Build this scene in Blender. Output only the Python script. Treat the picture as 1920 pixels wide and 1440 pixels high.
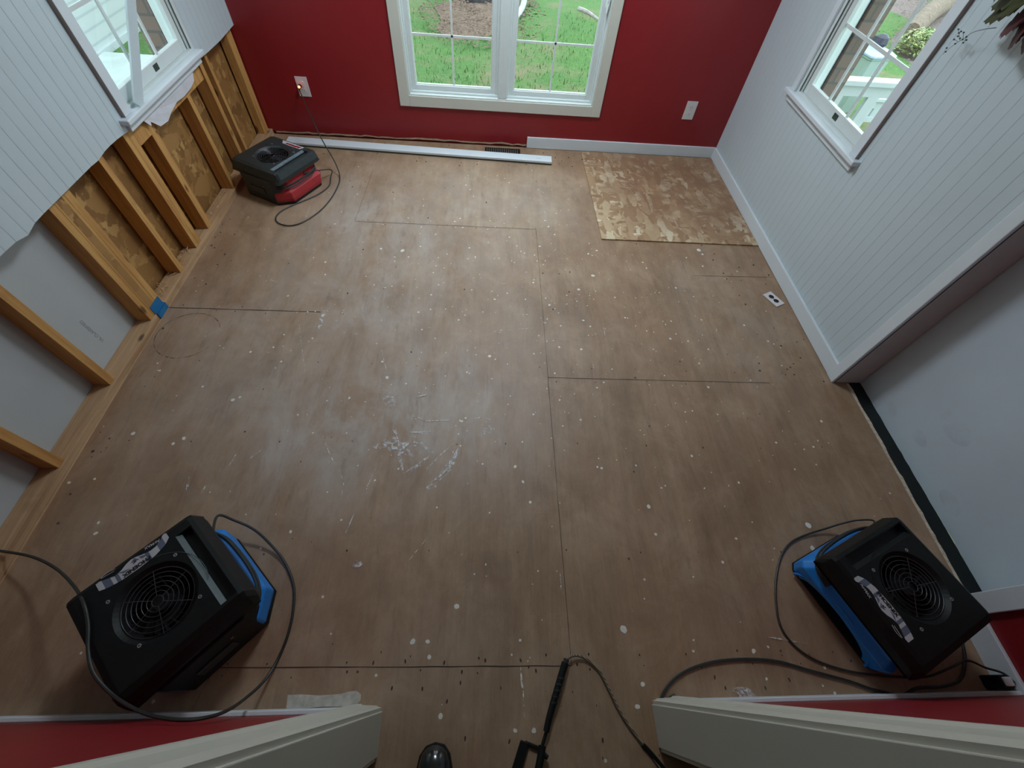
import bpy, bmesh, math, random
from mathutils import Vector, Matrix
random.seed(7)
sc = bpy.context.scene
for o in list(bpy.data.objects): bpy.data.objects.remove(o)
C = sc.collection
# ---------------------------------------------------------------- camera, sky, exposure
CAM_H = 1.8
PITCH, YAW, ROLL, FPX = 0.9638, 0.1087, 0.1100, 798.82
_r0 = Vector((math.cos(YAW), -math.sin(YAW), 0))
FWD = Vector((math.sin(YAW)*math.cos(PITCH), math.cos(YAW)*math.cos(PITCH), -math.sin(PITCH)))
_u0 = _r0.cross(FWD)
RGT = _r0*math.cos(ROLL)+_u0*math.sin(ROLL)
UPV = -_r0*math.sin(ROLL)+_u0*math.cos(ROLL)
cd = bpy.data.cameras.new('camera'); cam = bpy.data.objects.new('camera', cd); C.objects.link(cam)
M = Matrix((RGT, UPV, -FWD)).transposed().to_4x4(); M.translation = (0, 0, CAM_H)
cam.matrix_world = M
cd.sensor_width = 36; cd.lens = FPX/1920*36; cd.clip_start = 0.02; cd.clip_end = 200
sc.camera = cam
w = bpy.data.worlds.new('overcast_sky'); sc.world = w; w.use_nodes = True
bg = w.node_tree.nodes['Background']
bg.inputs[0].default_value = (0.80, 0.91, 1.0, 1); bg.inputs[1].default_value = 1.0
sc.view_settings.view_transform = 'Standard'; sc.view_settings.look = 'None'
sc.view_settings.gamma = 1; sc.view_settings.use_curve_mapping = False
sc.view_settings.exposure = 1.88
try:
    sc.cycles.max_bounces = 10; sc.cycles.diffuse_bounces = 6; sc.cycles.transparent_max_bounces = 16
except Exception: pass
def portal(loc, rot, sx, sy):
    l = bpy.data.lights.new('window_daylight', 'AREA'); l.shape = 'RECTANGLE'; l.size = sx; l.size_y = sy
    l.cycles.is_portal = True
    o = bpy.data.objects.new('window_daylight', l); o.location = loc; o.rotation_euler = rot; C.objects.link(o)

FILL_LAMP = 14.5
# room dimensions (metres)
XL, XR, YB, YF = -1.742, 1.902, 3.653, -0.085
CEIL = 2.55
CUT = 0.695

# ---------------------------------------------------------------- helpers
def ray(px, py):
    return FWD + RGT*((px-960)/FPX) - UPV*((py-720)/FPX)
def fl(px, py, z=0.0):            # a point of the room at height z
    d = ray(px, py); t = (z-CAM_H)/d.z
    return Vector((d.x*t, d.y*t, z))
def onx(px, py, x):
    d = ray(px, py); t = x/d.x
    return Vector((x, d.y*t, CAM_H+d.z*t))
def ony(px, py, y):
    d = ray(px, py); t = y/d.y
    return Vector((d.x*t, y, CAM_H+d.z*t))

class MB:
    def __init__(s): s.v = []; s.f = []; s.m = []
    def add(s, vs, fs, mi=0):
        o = len(s.v); s.v += [tuple(v) for v in vs]; s.f += [tuple(i+o for i in f) for f in fs]; s.m += [mi]*len(fs)
    def box(s, a, b, mi=0):
        x0, y0, z0 = [min(a[i], b[i]) for i in range(3)]; x1, y1, z1 = [max(a[i], b[i]) for i in range(3)]
        s.add([(x0,y0,z0),(x1,y0,z0),(x1,y1,z0),(x0,y1,z0),(x0,y0,z1),(x1,y0,z1),(x1,y1,z1),(x0,y1,z1)],
              [(0,3,2,1),(4,5,6,7),(0,1,5,4),(1,2,6,5),(2,3,7,6),(3,0,4,7)], mi); return s
    def loft(s, rings, cap=True, mi=0, close=True):
        n = len(rings[0]); vs = [p for r in rings for p in r]; fs = []
        for i in range(len(rings)-1):
            for j in range(n if close else n-1):
                k = (j+1) % n
                fs.append((i*n+j, i*n+k, (i+1)*n+k, (i+1)*n+j))
        if cap:
            fs.append(tuple(reversed(range(n)))); fs.append(tuple((len(rings)-1)*n+j for j in range(n)))
        s.add(vs, fs, mi); return s
    def prism(s, poly, z0, z1, mi=0):
        return s.loft([[(x, y, z0) for x, y in poly], [(x, y, z1) for x, y in poly]], mi=mi)
    def tube(s, pts, r, n=10, mi=0, smooth=6, r_end=None):
        P = [Vector(p) for p in pts]
        if smooth:
            Q = []
            for i in range(len(P)-1):
                p0 = P[max(i-1, 0)]; p1 = P[i]; p2 = P[i+1]; p3 = P[min(i+2, len(P)-1)]
                for k in range(smooth):
                    t = k/smooth
                    Q.append(0.5*((2*p1)+(-p0+p2)*t+(2*p0-5*p1+4*p2-p3)*t*t+(-p0+3*p1-3*p2+p3)*t**3))
            Q.append(P[-1]); P = Q
        T = (P[1]-P[0]).normalized(); N = T.orthogonal().normalized(); rings = []
        for i, p in enumerate(P):
            t = (P[min(i+1, len(P)-1)]-P[max(i-1, 0)]).normalized()
            N = (N-t*N.dot(t)).normalized(); B = t.cross(N)
            rr = r if r_end is None else r+(r_end-r)*i/(len(P)-1)
            rings.append([p+(N*math.cos(a)+B*math.sin(a))*rr for a in [2*math.pi*j/n for j in range(n)]])
        return s.loft(rings, mi=mi)
    def cyl(s, a, b, r, n=20, r2=None, mi=0):
        return s.tube([a, b], r, n, mi, 0, r2)
    def build(s, name, mat, parent=None, bevel=0, smooth=False, seg=2):
        me = bpy.data.meshes.new(name); me.from_pydata(s.v, [], s.f)
        for m in (mat if isinstance(mat, (list, tuple)) else [mat]): me.materials.append(m)
        for p, mi in zip(me.polygons, s.m): p.material_index = mi; p.use_smooth = smooth
        bm = bmesh.new(); bm.from_mesh(me); bmesh.ops.recalc_face_normals(bm, faces=bm.faces)
        if bevel:
            es = [e for e in bm.edges if len(e.link_faces) == 2 and e.calc_face_angle(0) > 0.5]
            bmesh.ops.bevel(bm, geom=es, offset=bevel, segments=seg, affect='EDGES', profile=0.5, clamp_overlap=True)
        bm.to_mesh(me); bm.free()
        if smooth and hasattr(me, 'set_sharp_from_angle'): me.set_sharp_from_angle(angle=math.radians(40))
        o = bpy.data.objects.new(name, me); C.objects.link(o)
        if parent: o.parent = parent
        return o
def box(name, a, b, mat, parent=None, bevel=0):
    return MB().box(a, b).build(name, mat, parent, bevel)
def struct(o): o['kind'] = 'structure'; return o
def tag(o, label, cat, group=None):
    o['label'] = label; o['category'] = cat
    if group: o['group'] = group
    return o
def empty(name, loc=(0, 0, 0), rz=0.0):
    o = bpy.data.objects.new(name, None); o.location = loc; o.rotation_euler = (0, 0, rz)
    o.empty_display_size = .05; C.objects.link(o); return o
def boolean(o, cutter):
    m = o.modifiers.new('cut', 'BOOLEAN'); m.operation = 'DIFFERENCE'; m.object = cutter; m.solver = 'EXACT'
    m.material_mode = 'TRANSFER'
    dg = bpy.context.evaluated_depsgraph_get(); dg.update()
    me = bpy.data.meshes.new_from_object(o.evaluated_get(dg))
    o.modifiers.clear(); o.data = me
    bpy.data.objects.remove(cutter)

# ---------------------------------------------------------------- materials
class NT:
    def __init__(s, name):
        s.m = bpy.data.materials.new(name); s.m.use_nodes = True; s.t = s.m.node_tree
        s.b = s.t.nodes['Principled BSDF']; s.out = s.t.nodes['Material Output']
    def n(s, typ, **kw):
        nd = s.t.nodes.new(typ)
        for k, v in kw.items():
            if k.startswith('i_'):
                nd.inputs[k[2:].replace('_', ' ')].default_value = v
            else: setattr(nd, k, v)
        return nd
    def l(s, a, b): s.t.links.new(a, b)
    def coords(s, scale=(1,1,1), rot=(0,0,0), loc=(0,0,0), obj=False):
        if obj: src = s.n('ShaderNodeTexCoord').outputs['Object']
        else: src = s.n('ShaderNodeNewGeometry').outputs['Position']
        mp = s.n('ShaderNodeMapping'); mp.inputs['Scale'].default_value = scale
        mp.inputs['Rotation'].default_value = rot; mp.inputs['Location'].default_value = loc
        s.l(src, mp.inputs['Vector']); return mp.outputs[0]
    def noise(s, vec, scale=5, detail=4, rough=.55, dist=0):
        nd = s.n('ShaderNodeTexNoise'); nd.inputs['Scale'].default_value = scale; nd.inputs['Detail'].default_value = detail
        nd.inputs['Roughness'].default_value = rough; nd.inputs['Distortion'].default_value = dist
        s.l(vec, nd.inputs['Vector']); return nd.outputs[0]
    def ramp(s, fac, stops):
        r = s.n('ShaderNodeValToRGB'); e = r.color_ramp.elements
        e[0].position, e[0].color = stops[0][0], (*stops[0][1], 1)
        e[1].position, e[1].color = stops[-1][0], (*stops[-1][1], 1)
        for p, c in stops[1:-1]:
            x = e.new(p); x.color = (*c, 1)
        s.l(fac, r.inputs[0]); return r.outputs[0]
    def mix(s, fac, a, b, typ='MIX'):
        m = s.n('ShaderNodeMixRGB', blend_type=typ)
        for i, v in ((0, fac), (1, a), (2, b)):
            if isinstance(v, (int, float)): m.inputs[i].default_value = v
            elif isinstance(v, tuple): m.inputs[i].default_value = (*v, 1)
            else: s.l(v, m.inputs[i])
        return m.outputs[0]
    def math(s, op, a, b=0.0, clamp=False):
        m = s.n('ShaderNodeMath', operation=op, use_clamp=clamp)
        for i, v in ((0, a), (1, b)):
            if isinstance(v, (int, float)): m.inputs[i].default_value = v
            else: s.l(v, m.inputs[i])
        return m.outputs[0]
    def bump(s, h, strength=.3, dist=.01):
        b = s.n('ShaderNodeBump'); b.inputs['Strength'].default_value = strength; b.inputs['Distance'].default_value = dist
        s.l(h, b.inputs['Height']); s.l(b.outputs[0], s.b.inputs['Normal'])
def simple(name, col, rough=.5, var=.08, scale=20, bump=0, metal=0, coat=0, spec=None):
    t = NT(name); v = t.coords(obj=True); n = t.noise(v, scale)
    a = tuple(max(0, c*(1-var)) for c in col); b = tuple(min(1, c*(1+var)) for c in col)
    t.l(t.ramp(n, [(.3, a), (.7, b)]), t.b.inputs['Base Color'])
    t.b.inputs['Roughness'].default_value = rough; t.b.inputs['Metallic'].default_value = metal
    if coat: t.b.inputs['Coat Weight'].default_value = coat
    if spec is not None: t.b.inputs['Specular IOR Level'].default_value = spec
    if bump: t.bump(n, bump, .003)
    return t.m

def mat_floor():
    t = NT('worn_plywood')
    g1 = t.noise(t.coords((5, .6, 1)), 1.9, 8, .68, 1.1)
    g2 = t.noise(t.coords((30, 1.6, 1)), 3.0, 6, .65, .8)
    g3 = t.noise(t.coords((1.6, .6, 1)), 1.5, 5, .65, .6)
    wv = t.n('ShaderNodeTexWave', wave_type='RINGS', rings_direction='X'); wv.inputs['Scale'].default_value = 2.6
    wv.inputs['Distortion'].default_value = 6; wv.inputs['Detail'].default_value = 3; wv.inputs['Detail Scale'].default_value = .7
    t.l(t.coords((3.2, .22, 1), loc=(.7, .2, 0)), wv.inputs['Vector'])
    c = t.ramp(g1, [(.30, (.155, .088, .044)), (.5, (.30, .178, .097)), (.70, (.44, .285, .165))])
    c = t.mix(.22, c, t.ramp(g2, [(.34, (.13, .078, .042)), (.66, (.50, .36, .235))]))
    c = t.mix(.22, c, t.ramp(wv.outputs[0], [(.0, (.22, .13, .075)), (.6, (.36, .25, .17)), (1, (.42, .30, .21))]))
    c = t.mix(t.ramp(g3, [(.42, (0,0,0)), (.64, (.5,.5,.5))]), c, (.33, .175, .095))
    mt_ = t.noise(t.coords((1, .75, 1), loc=(5, 7, 0)), 4.5, 9, .74, .4)
    c = t.mix(.42, c, t.ramp(mt_, [(.34, (.16, .10, .062)), (.5, (.30, .20, .125)), (.66, (.47, .35, .245))]))
    # dried grey dust and drywall powder, densest over the left and rear boards
    dn = t.noise(t.coords((1.6, .8, 1), loc=(3, 1, 0)), 2.4, 8, .68, .5)
    pos = t.n('ShaderNodeNewGeometry').outputs['Position']
    def patch(cx, cy, rx, ry, rot=0):
        mp = t.n('ShaderNodeMapping', vector_type='TEXTURE'); mp.inputs['Location'].default_value = (cx, cy, 0)
        mp.inputs['Scale'].default_value = (rx, ry, 5); mp.inputs['Rotation'].default_value = (0, 0, rot); t.l(pos, mp.inputs[0])
        gr = t.n('ShaderNodeTexGradient', gradient_type='SPHERICAL'); t.l(mp.outputs[0], gr.inputs[0])
        return gr.outputs['Fac']
    tot = None
    for (cx, cy, rx, ry, rot, k) in DUST:
        q = t.math('MULTIPLY', patch(cx, cy, rx, ry, rot), k)
        tot = q if tot is None else t.math('ADD', tot, q)
    dm = t.math('MULTIPLY', t.ramp(dn, [(.38, (0,0,0)), (.72, (1,1,1))]), tot, True)
    dm2 = t.math('ADD', t.math('MULTIPLY', dm, .62), t.math('MULTIPLY', tot, .10), True)
    c = t.mix(dm2, c, (.47, .42, .38))
    # grime along the room edges (trodden dirt)
    st = t.noise(t.coords((6, 1.2, 1), loc=(9, 4, 0)), 3.5, 6, .7)
    c = t.mix(t.ramp(st, [(.55, (0,0,0)), (.75, (.5,.5,.5))]), c, (.15, .095, .06))
    # fine paint specks
    vo = t.n('ShaderNodeTexVoronoi', feature='F1'); vo.inputs['Scale'].default_value = 17
    t.l(t.coords((1, 1, 0)), vo.inputs['Vector'])
    sep = t.n('ShaderNodeSeparateColor'); t.l(vo.outputs['Color'], sep.inputs[0])
    rad = t.math('MULTIPLY', t.math('POWER', sep.outputs[0], 5), .095)
    dot = t.math('LESS_THAN', vo.outputs['Distance'], rad)
    c = t.mix(t.math('MULTIPLY', dot, .8), c, (.72, .70, .66))
    vo2 = t.n('ShaderNodeTexVoronoi', feature='F1'); vo2.inputs['Scale'].default_value = 11
    t.l(t.coords((1, 1, 0), loc=(3.3, 1.7, 0)), vo2.inputs['Vector'])
    sp2 = t.n('ShaderNodeSeparateColor'); t.l(vo2.outputs['Color'], sp2.inputs[0])
    d2 = t.math('LESS_THAN', vo2.outputs['Distance'], t.math('MULTIPLY', t.math('POWER', sp2.outputs[1], 6), .07))
    c = t.mix(t.math('MULTIPLY', d2, .85), c, (.035, .03, .03))
    t.l(c, t.b.inputs['Base Color'])
    t.l(t.ramp(g2, [(.2, (.42,)*3), (.8, (.6,)*3)]), t.b.inputs['Roughness'])
    t.b.inputs['Specular IOR Level'].default_value = .5
    t.bump(g2, .25, .002)
    return t.m
# cx, cy, rx, ry, rotation, strength
DUST = [(-.75, 1.6, .9, 1.3, .2, .9), (-.35, .95, .75, .55, 0, 1.2), (-.95, .85, .9, .6, .3, .9), (-.9, 2.6, .6, .8, 0, .9),
        (-.2, 2.9, 1.3, .8, 0, .55), (-.55, 2.1, .5, .8, 0, .6), (.2, 2.0, 1.1, 1.5, 0, .30), (1.5, 1.7, .45, 1.0, 0, .55),
        (-1.45, 1.45, .5, .7, 0, .8), (-.25, .1, .8, .35, 0, .35), (1.2, .1, .7, .3, 0, .35), (0.1, 1.2, .5, .8, 0, .25)]

def mat_wood(name, base, dark, axis='z', knots=True, rough=.65):
    t = NT(name)
    sc_ = {'z': (14, 14, .8), 'y': (14, .8, 14), 'x': (.8, 14, 14)}[axis]
    g = t.noise(t.coords(sc_), 2.2, 6, .6, .8)
    c = t.ramp(g, [(.3, dark), (.65, base)])
    if knots:
        sk = {'z': (5, 5, 2.2), 'y': (5, 2.2, 5), 'x': (2.2, 5, 5)}[axis]
        vo = t.n('ShaderNodeTexVoronoi'); vo.inputs['Scale'].default_value = 1.7; t.l(t.coords(sk), vo.inputs['Vector'])
        k = t.ramp(vo.outputs['Distance'], [(.07, (1,1,1)), (.13, (0,0,0))])
        c = t.mix(k, c, tuple(d*.35 for d in dark))
    st = t.noise(t.coords((3, 3, 3)), 2, 5, .7)
    c = t.mix(t.ramp(st, [(.55, (0,0,0)), (.8, (.6,.6,.6))]), c, tuple(d*.55 for d in dark))
    t.l(c, t.b.inputs['Base Color']); t.b.inputs['Roughness'].default_value = rough
    t.bump(g, .3, .002); return t.m
def mat_osb(name, cols, scale=26, rough=.6):
    t = NT(name)
    v0 = t.coords((1, 1, 1)); nz = t.n('ShaderNodeTexNoise'); nz.inputs['Scale'].default_value = 4; t.l(v0, nz.inputs['Vector'])
    nz.inputs['Detail'].default_value = 6; nz.inputs['Roughness'].default_value = .7
    v = t.mix(.09, v0, nz.outputs['Color'], 'ADD')
    out = None
    for i, (rot, sx, sy) in enumerate(((.5, 1, .35), (-.6, .4, 1), (1.2, 1, .3))):
        mp = t.n('ShaderNodeMapping'); mp.inputs['Rotation'].default_value = (0, 0, rot); mp.inputs['Scale'].default_value = (sx, sy, .6)
        t.l(v, mp.inputs[0])
        vo = t.n('ShaderNodeTexVoronoi'); vo.inputs['Scale'].default_value = scale*(1-.25*i); t.l(mp.outputs[0], vo.inputs['Vector'])
        se = t.n('ShaderNodeSeparateColor'); t.l(vo.outputs['Color'], se.inputs[0])
        c = t.ramp(se.outputs[i], [(.0, cols[0]), (.45, cols[1]), (.8, cols[2]), (1, cols[3])])
        if out is None: out = c; h = se.outputs[0]
        else: out = t.mix(t.math('GREATER_THAN', se.outputs[(i+1) % 3], .5), out, c)
    # walked-on foot dirt: reddish brown film over most of the sheet
    if name == 'osb_patch':
        pos = t.n('ShaderNodeNewGeometry').outputs['Position']
        mp = t.n('ShaderNodeMapping', vector_type='TEXTURE'); mp.inputs['Location'].default_value = (1.55, 3.30, 0)
        mp.inputs['Scale'].default_value = (1.0, 1.1, 5); t.l(pos, mp.inputs[0])
        gr = t.n('ShaderNodeTexGradient', gradient_type='SPHERICAL'); t.l(mp.outputs[0], gr.inputs[0])
        n2 = t.noise(t.coords(), 6, 6, .7)
        fac = t.math('MULTIPLY', t.ramp(gr.outputs['Fac'], [(.0, (0,0,0)), (.5, (1,1,1))]), t.ramp(n2, [(.25, (.25,)*3), (.62, (.95,)*3)]))
        out = t.mix(fac, out, (.25, .135, .075))
    t.l(out, t.b.inputs['Base Color']); t.b.inputs['Roughness'].default_value = rough
    t.bump(h, .25, .003); return t.m
def mat_paint(name, col, rough=.45, var=.04, bump=.12, scale=240):
    t = NT(name); n = t.noise(t.coords(), 2.5, 4)
    t.l(t.ramp(n, [(.3, tuple(c*(1-var) for c in col)), (.7, tuple(min(1, c*(1+var)) for c in col))]), t.b.inputs['Base Color'])
    t.b.inputs['Roughness'].default_value = rough
    f = t.noise(t.coords(), scale, 2); t.bump(f, bump, .0015); return t.m
def mat_brick():
    t = NT('brick_veneer')
    br = t.n('ShaderNodeTexBrick'); br.inputs['Scale'].default_value = 1
    br.inputs['Brick Width'].default_value = .21; br.inputs['Row Height'].default_value = .075; br.inputs['Mortar Size'].default_value = .007
    br.inputs['Color1'].default_value = (.23, .165, .135, 1); br.inputs['Color2'].default_value = (.17, .125, .105, 1); br.inputs['Mortar'].default_value = (.13, .12, .11, 1)
    pos = t.n('ShaderNodeNewGeometry').outputs['Position']; se = t.n('ShaderNodeSeparateXYZ'); t.l(pos, se.inputs[0])
    cb = t.n('ShaderNodeCombineXYZ'); t.l(t.math('ADD', se.outputs[0], se.outputs[1]), cb.inputs[0]); t.l(se.outputs[2], cb.inputs[1])
    t.l(cb.outputs[0], br.inputs['Vector'])
    t.l(br.outputs[0], t.b.inputs['Base Color']); t.b.inputs['Roughness'].default_value = .9
    return t.m
def mat_grass():
    t = NT('lawn_grass')
    n1 = t.noise(t.coords(), 1.1, 6, .65); n2 = t.noise(t.coords(), 38, 5, .7); n3 = t.noise(t.coords(loc=(4, 2, 0)), .9, 7, .7)
    c = t.ramp(n2, [(.3, (.045, .105, .028)), (.5, (.085, .20, .045)), (.72, (.16, .30, .085))])
    c = t.mix(t.ramp(n1, [(.35, (0,0,0)), (.7, (.5,)*3)]), c, (.12, .26, .05))
    c = t.mix(t.ramp(n3, [(.50, (0,0,0)), (.68, (.85,)*3)]), c, (.30, .21, .14))
    vo = t.n('ShaderNodeTexVoronoi'); vo.inputs['Scale'].default_value = 9; t.l(t.coords((1,1,0)), vo.inputs['Vector'])
    se = t.n('ShaderNodeSeparateColor'); t.l(vo.outputs['Color'], se.inputs[0])
    d = t.math('LESS_THAN', vo.outputs['Distance'], t.math('MULTIPLY', t.math('POWER', se.outputs[0], 3), .22))
    c = t.mix(t.math('MULTIPLY', d, .7), c, (.16, .12, .10))
    t.l(c, t.b.inputs['Base Color']); t.b.inputs['Roughness'].default_value = .9
    t.bump(n2, .8, .04); return t.m
def mat_glass():
    t = NT('window_glass'); t.t.nodes.remove(t.b)
    tr = t.n('ShaderNodeBsdfTransparent'); tr.inputs[0].default_value = (.93, .98, .96, 1)
    gl = t.n('ShaderNodeBsdfGlossy'); gl.inputs['Roughness'].default_value = .02
    fr = t.n('ShaderNodeFresnel'); fr.inputs['IOR'].default_value = 1.45
    geo = t.n('ShaderNodeNewGeometry')     # only the entering face mirrors; the leaving face lets the ray out
    m = t.n('ShaderNodeMixShader'); t.l(t.math('MULTIPLY', fr.outputs[0], t.math('SUBTRACT', 1.0, geo.outputs['Backfacing'])), m.inputs[0]); t.l(tr.outputs[0], m.inputs[1]); t.l(gl.outputs[0], m.inputs[2])
    t.l(m.outputs[0], t.out.inputs[0]); return t.m
def mat_decal(name, col, lo=.45, hi=.6, scale=40, stretch=(1, 1, 1), amax=.9):
    t = NT(name); t.b.inputs['Base Color'].default_value = (*col, 1); t.b.inputs['Roughness'].default_value = .8
    n = t.noise(t.coords(stretch), scale, 6, .7)
    t.l(t.ramp(n, [(lo, (0,)*3), (hi, (amax,)*3)]), t.b.inputs['Alpha']); return t.m

M_floor = mat_floor()
M_red = mat_paint('red_wall_paint', (.25, .011, .016), .42, .06)
M_white = mat_paint('white_trim_paint', (.67, .73, .77), .35, .02, .04)
M_bead = mat_paint('white_beadboard_paint', (.545, .63, .665), .45, .02, .03)
M_groove = simple('beadboard_groove', (.49, .56, .59), .8)
M_cream = mat_paint('cream_casing_paint', (.60, .60, .53), .38, .03, .05)
M_ceiling = mat_paint('ceiling_paint', (.75, .75, .72), .8)
M_stud = mat_wood('pine_stud', (.60, .335, .105), (.40, .175, .045))
M_plate = mat_wood('pine_sill_plate', (.52, .34, .19), (.34, .19, .095), 'y')
M_sheath = mat_osb('osb_sheathing', ((.22, .105, .03), (.30, .15, .045), (.38, .20, .065), (.50, .30, .10)), 46)
M_osb = mat_osb('osb_patch', ((.27, .155, .085), (.42, .27, .15), (.56, .43, .27), (.74, .66, .48)), 44)
M_gyp = mat_paint('gypsum_back_paper', (.43, .45, .455), .9, .04, .05)
M_panel = mat_paint('white_panel_paint', (.56, .65, .72), .5, .05, .03)
M_threshold = simple('black_threshold', (.008, .012, .012), .5, .3, 9, spec=.25)
M_black = simple('black_moulded_plastic', (.0055, .0075, .0075), .5, .25, 60, .06, spec=.28)
M_blackg = simple('black_gloss_plastic', (.02, .024, .026), .3, .2, 40)
M_charcoal = simple('worn_black_plastic', (.02, .028, .03), .45, .3, 60, .08)
M_strip = simple('grey_green_sheen_plastic', (.055, .085, .09), .5, .15, 60)  # paler grey-green puts the recess slope's reflection into the colour
M_blue = simple('blue_moulded_plastic', (.008, .20, .62), .38, .08, 30)
M_redp = simple('red_moulded_plastic', (.42, .028, .035), .45, .12, 20)
M_void = simple('dark_duct_interior', (.004, .004, .005), .9)
M_rubber = simple('black_rubber_cord', (.02, .022, .02), .45, .2, 80)
M_wire = simple('grille_wire', (.10, .10, .11), .35, .1, 50, metal=.8)
M_steel = simple('bright_screw', (.42, .43, .42), .35, .1, 50, metal=.7)
M_lab_w = simple('label_white', (.48, .49, .51), .4, .03)
M_lab_g = simple('label_grey', (.11, .13, .19), .4, .05)
M_lab_k = simple('label_black_ink', (.008, .008, .01), .4)
M_lab_r = simple('label_red', (.45, .03, .03), .4)
M_vinyl = simple('white_window_vinyl', (.66, .72, .71), .3, .02)
M_darkseal = simple('dark_window_seal', (.06, .07, .07), .7)
M_taupe = simple('shaded_trim_edge', (.34, .29, .28), .7, .06)  # brown tone paints in the shade on the casing's near edge
M_glass = mat_glass()
M_grass = mat_grass()
M_brick = mat_brick()
M_tape = simple('blue_painters_tape', (.01, .14, .33), .6, .1)
M_outlet = simple('white_outlet_plastic', (.66, .64, .64), .35, .02)
M_slot = simple('dark_slot', (.02, .02, .02), .6)
M_paper = simple('torn_drywall_paper', (.62, .62, .66), .85, .08, 12, .2)
M_tan = simple('torn_paper_edge', (.48, .35, .25), .9, .2, 30)
M_seam = simple('plywood_seam', (.05, .032, .022), .9)
M_drop = simple('dried_paint_drop', (.74, .72, .66), .5, .06, 50)
M_nail = simple('nail_hole', (.05, .035, .03), .9, .3, 50)
M_chalk = mat_decal('chalky_scrape', (.85, .86, .89), .47, .64, 42, (1, 1, 1), .85)
M_chalk2 = mat_decal('fine_white_scratch', (.85, .84, .82), .42, .58, 60, (1, 1, 1), .9)
M_plaster = simple('dried_joint_compound', (.47, .44, .38), .8, .2, 40, .3)

# ---------------------------------------------------------------- floor
fo = MB(); fo.box((XL, YF, -.02), (1.985, YB, 0)); fo.box((-1.2, -2.6, -.02), (1.6, YF, 0)); floor = struct(fo.build('floor', M_floor))
# ragged edge of the plywood on the right, beside the open doorway
rg = MB(); pts = [(1.97, YF)]; y = YF
while y < 1.29:
    pts.append((1.983+random.uniform(-.004, .007), y)); y += random.uniform(.015, .06)
pts.append((1.985, 1.29)); pts.append((1.97, 1.29)); rg.prism(pts, -.012, .0012); rg.build('splintered_edge', simple('splintered_wood_edge', (.55, .47, .37), .9, .3, 60), floor)

seam = MB()
def strip(a, b, wd, z=.0007, mb=seam):
    a = Vector((a[0], a[1], z)); b = Vector((b[0], b[1], z)); d = (b-a).normalized(); n = Vector((-d.y, d.x, 0))*wd/2
    k = max(1, int((b-a).length/.06)); 
    prev = None
    for i in range(k+1):
        p = a.lerp(b, i/k)+n.normalized()*random.uniform(-.0008, .0008); s = n*random.uniform(.55, 1.15)
        cur = (p+s, p-s)
        if prev: mb.add([prev[0], prev[1], cur[1], cur[0]], [(0, 1, 2, 3)])
        prev = cur
SX = .325
strip((SX, .03), (SX, 2.54), .0022); strip((-.90, 2.546), (SX, 2.543), .003); strip((XL, 1.705), (-.93, 1.706), .005)
strip((SX, 1.288), (1.53, 1.284), .003); strip((-.9, .045), (SX, .03), .003); strip((1.33, 2.126), (1.87, 2.14), .003)
strip((-.90, 2.55), (-.885, 3.2), .0015); strip((-.9, .045), (-.93, -.08), .0015)
seam.build('plywood_seam', M_seam, floor)
# nail holes along the joist lines
nh = MB()
def blob(mb, c, r, z, n=9, sx=1, ang=0, jag=.18):
    ps = []
    for j in range(n):
        a = 2*math.pi*j/n; rr = r*(1+random.uniform(-jag, jag)); x = math.cos(a)*rr*sx; yy = math.sin(a)*rr
        ps.append((c[0]+x*math.cos(ang)-yy*math.sin(ang), c[1]+x*math.sin(ang)+yy*math.cos(ang), z))
    mb.add(ps, [tuple(range(n))])
for (x0, x1, yy, st) in ((-.9, SX, 2.555, .15), (-.9, SX, 2.53, .15), (-1.7, -.93, 1.72, .15), (-1.7, -.95, 1.69, .15), (SX, 1.5, 1.27, .2),
                         (-.9, 1.8, .06, .19), (-.9, 1.8, .02, .21), (-1.6, 1.8, .9, .3), (-1.6, 1.8, 2.1, .3), (-1.5, 1.8, 1.35, .3), (-1.6, 1.8, 3.0, .3), (-.9, 1.7, .42, .3)):
    x = x0+.04
    while x < x1:
        blob(nh, (x+random.uniform(-.02, .02), yy+random.uniform(-.008, .008)), random.uniform(.0025, .005), .0008, 7, .7)
        x += st*random.uniform(.7, 1.3)
for _ in range(26):
    blob(nh, (random.uniform(-.6, 1.5), random.uniform(-.35, .1)), random.uniform(.003, .007), .0008, 8, .45, random.uniform(-.2, .2))
for px, py in ((700,1243),(760,1240),(833,1243),(866,1260),(910,1238),(976,1238),(1005,1258),(1082,1246),(735,1290),(792,1292),(838,1315),(872,1385),(955,1390),(1130,1388),(1050,1270),(1240,1310),
               (1360,1290),(1435,1290),(1480,1275),(1340,1270),(1500,520),(1510,545),(1436,533)):
    p = fl(px, py); blob(nh, (p.x, p.y), .007, .0008, 8, .45, random.uniform(-.3, .3))
nh.build('nail_holes', M_nail, floor)
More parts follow.
